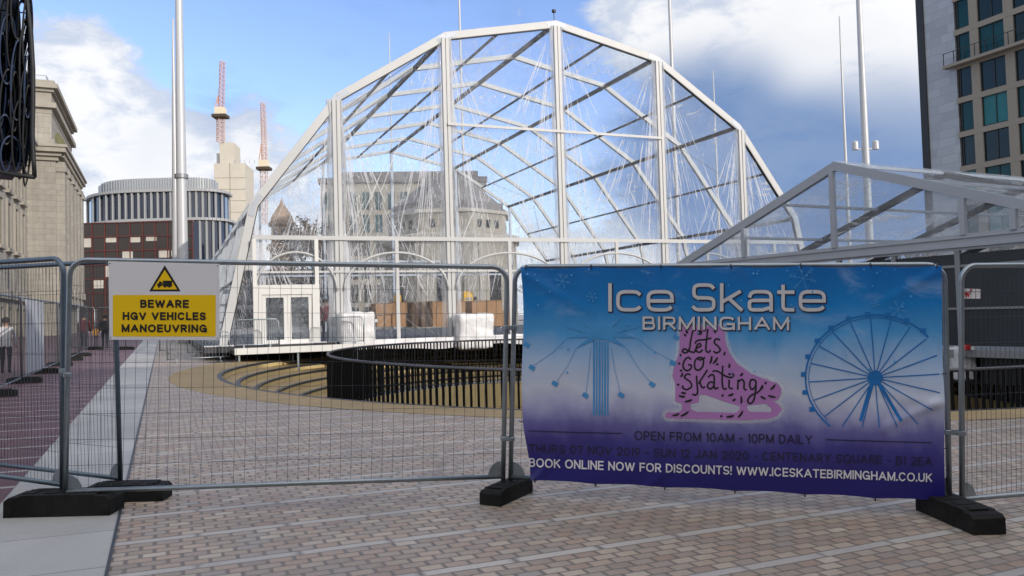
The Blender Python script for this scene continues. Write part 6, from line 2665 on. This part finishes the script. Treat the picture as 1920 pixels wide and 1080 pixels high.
# ------------------------------------------------------------------ people
def person(base, h, face, coat, legs, hair, label, stride=0.12, group=None, arm=0.1):
    """continuous skinned figure, coat/trousers/skin split by faces"""
    f = V((math.cos(face), math.sin(face), 0))
    s = V((-f.y, f.x, 0))
    k = h / 1.75
    J, E, Rr = [], [], []

    def jn(x, y, z, r_, par=None):
        J.append((f * x + s * y + UPZ * z) * k)
        Rr.append(r_ * k)
        if par is not None:
            E.append((par, len(J) - 1))
        return len(J) - 1
    pel = jn(0, 0, 0.95, 0.145)
    wai = jn(0.01, 0, 1.10, 0.135, pel)
    che = jn(0.02, 0, 1.32, 0.155, wai)
    nec = jn(0.02, 0, 1.48, 0.062, che)
    hd0 = jn(0.035, 0, 1.56, 0.085, nec)
    jn(0.03, 0, 1.67, 0.085, hd0)
    for sg in (-1, 1):
        hip = jn(0.0, sg * 0.10, 0.88, 0.095, pel)
        kn = jn(0.04 + sg * stride * 0.5, sg * 0.10, 0.48, 0.062, hip)
        an = jn(-0.02 + sg * stride, sg * 0.10, 0.09, 0.045, kn)
        jn(0.14 + sg * stride, sg * 0.11, 0.035, 0.036, an)
        sh_ = jn(0.0, sg * 0.19, 1.40, 0.062, che)
        el = jn(-0.03 - sg * arm, sg * 0.25, 1.12, 0.046, sh_)
        wr = jn(0.08 - sg * arm * 1.3, sg * 0.26, 0.89, 0.034, el)
        jn(0.11 - sg * arm * 1.3, sg * 0.255, 0.80, 0.03, wr)
    me = bpy.data.meshes.new('body')
    me.from_pydata([tuple(p) for p in J], E, [])
    ob = bpy.data.objects.new('person', me)
    col.objects.link(ob)
    md = ob.modifiers.new('skin', 'SKIN')
    for i, sv in enumerate(me.skin_vertices[0].data):
        sv.radius = (Rr[i], Rr[i])
        sv.use_root = (i == 0)
    md2 = ob.modifiers.new('sub', 'SUBSURF')
    md2.levels = md2.render_levels = 2
    bpy.context.view_layer.update()
    ev = ob.evaluated_get(bpy.context.evaluated_depsgraph_get())
    m2_ = bpy.data.meshes.new_from_object(ev)
    bpy.data.objects.remove(ob)
    ob = bpy.data.objects.new('person', m2_)
    col.objects.link(ob)
    ob.location = base
    m2_.materials.clear()
    for n_ in (coat, legs, 'skin', 'edge_black'):
        m2_.materials.append(MATS[n_])
    for p_ in m2_.polygons:
        p_.use_smooth = True
        c = p_.center / k
        side_ = abs(c.dot(s))
        z = c.z
        if z > 1.47:
            p_.material_index = 2
        elif side_ > 0.2 and z < 0.86:
            p_.material_index = 2
        elif z < 0.09:
            p_.material_index = 3
        elif z < 0.84 and side_ < 0.2:
            p_.material_index = 1
        else:
            p_.material_index = 0
    q_ = MB()
    hc = base + (f * 0.02 + UPZ * 1.665) * k
    q_.lathe(hc, [(0.108 * k, -0.06 * k), (0.115 * k, 0.0), (0.10 * k, 0.06 * k), (0.06 * k, 0.10 * k), (0.001, 0.115 * k)], 12)
    q_.build('hair', hair, ob, smooth=True)
    tag(ob, label, 'person', group)
    return ob


away = math.atan2(AX.y, AX.x)
person(G(158, 654), 1.74, away, 'coat_maroon', 'trousers_dark', 'hair_dark', 'person in a maroon coat walking away on the plum paving', 0.14)
person(G(180, 645), 1.05, away, 'coat_yellow', 'trousers_dark', 'hair_dark', 'small child in a yellow coat walking beside the adults', 0.08)
person(G(197, 654), 1.70, away, 'coat_dark', 'trousers_dark', 'hair_dark', 'person in dark clothes walking right of the child in yellow', 0.12)
person(G(11, 700), 1.58, away, 'coat_pale', 'trousers_dark', 'hair_dark', 'person in a pale coat behind the street fence at the left edge', 0.05)
person(gp(guz(638, 600)[0], DECK, 3.0), 1.72, math.atan2(-GN.y, -GN.x), 'coat_maroon', 'trousers_dark', 'hair_dark', 'person in a red top inside the tent behind the left ballast block', 0.03)
person(gp(guz(958, 600)[0], DECK, 4.0), 1.70, math.atan2(-GN.y, -GN.x), 'hivis_orange', 'trousers_dark', 'hair_dark', 'worker in an orange top inside the tent right of the cartons', 0.03)
print('OBJS', len(bpy.data.objects))
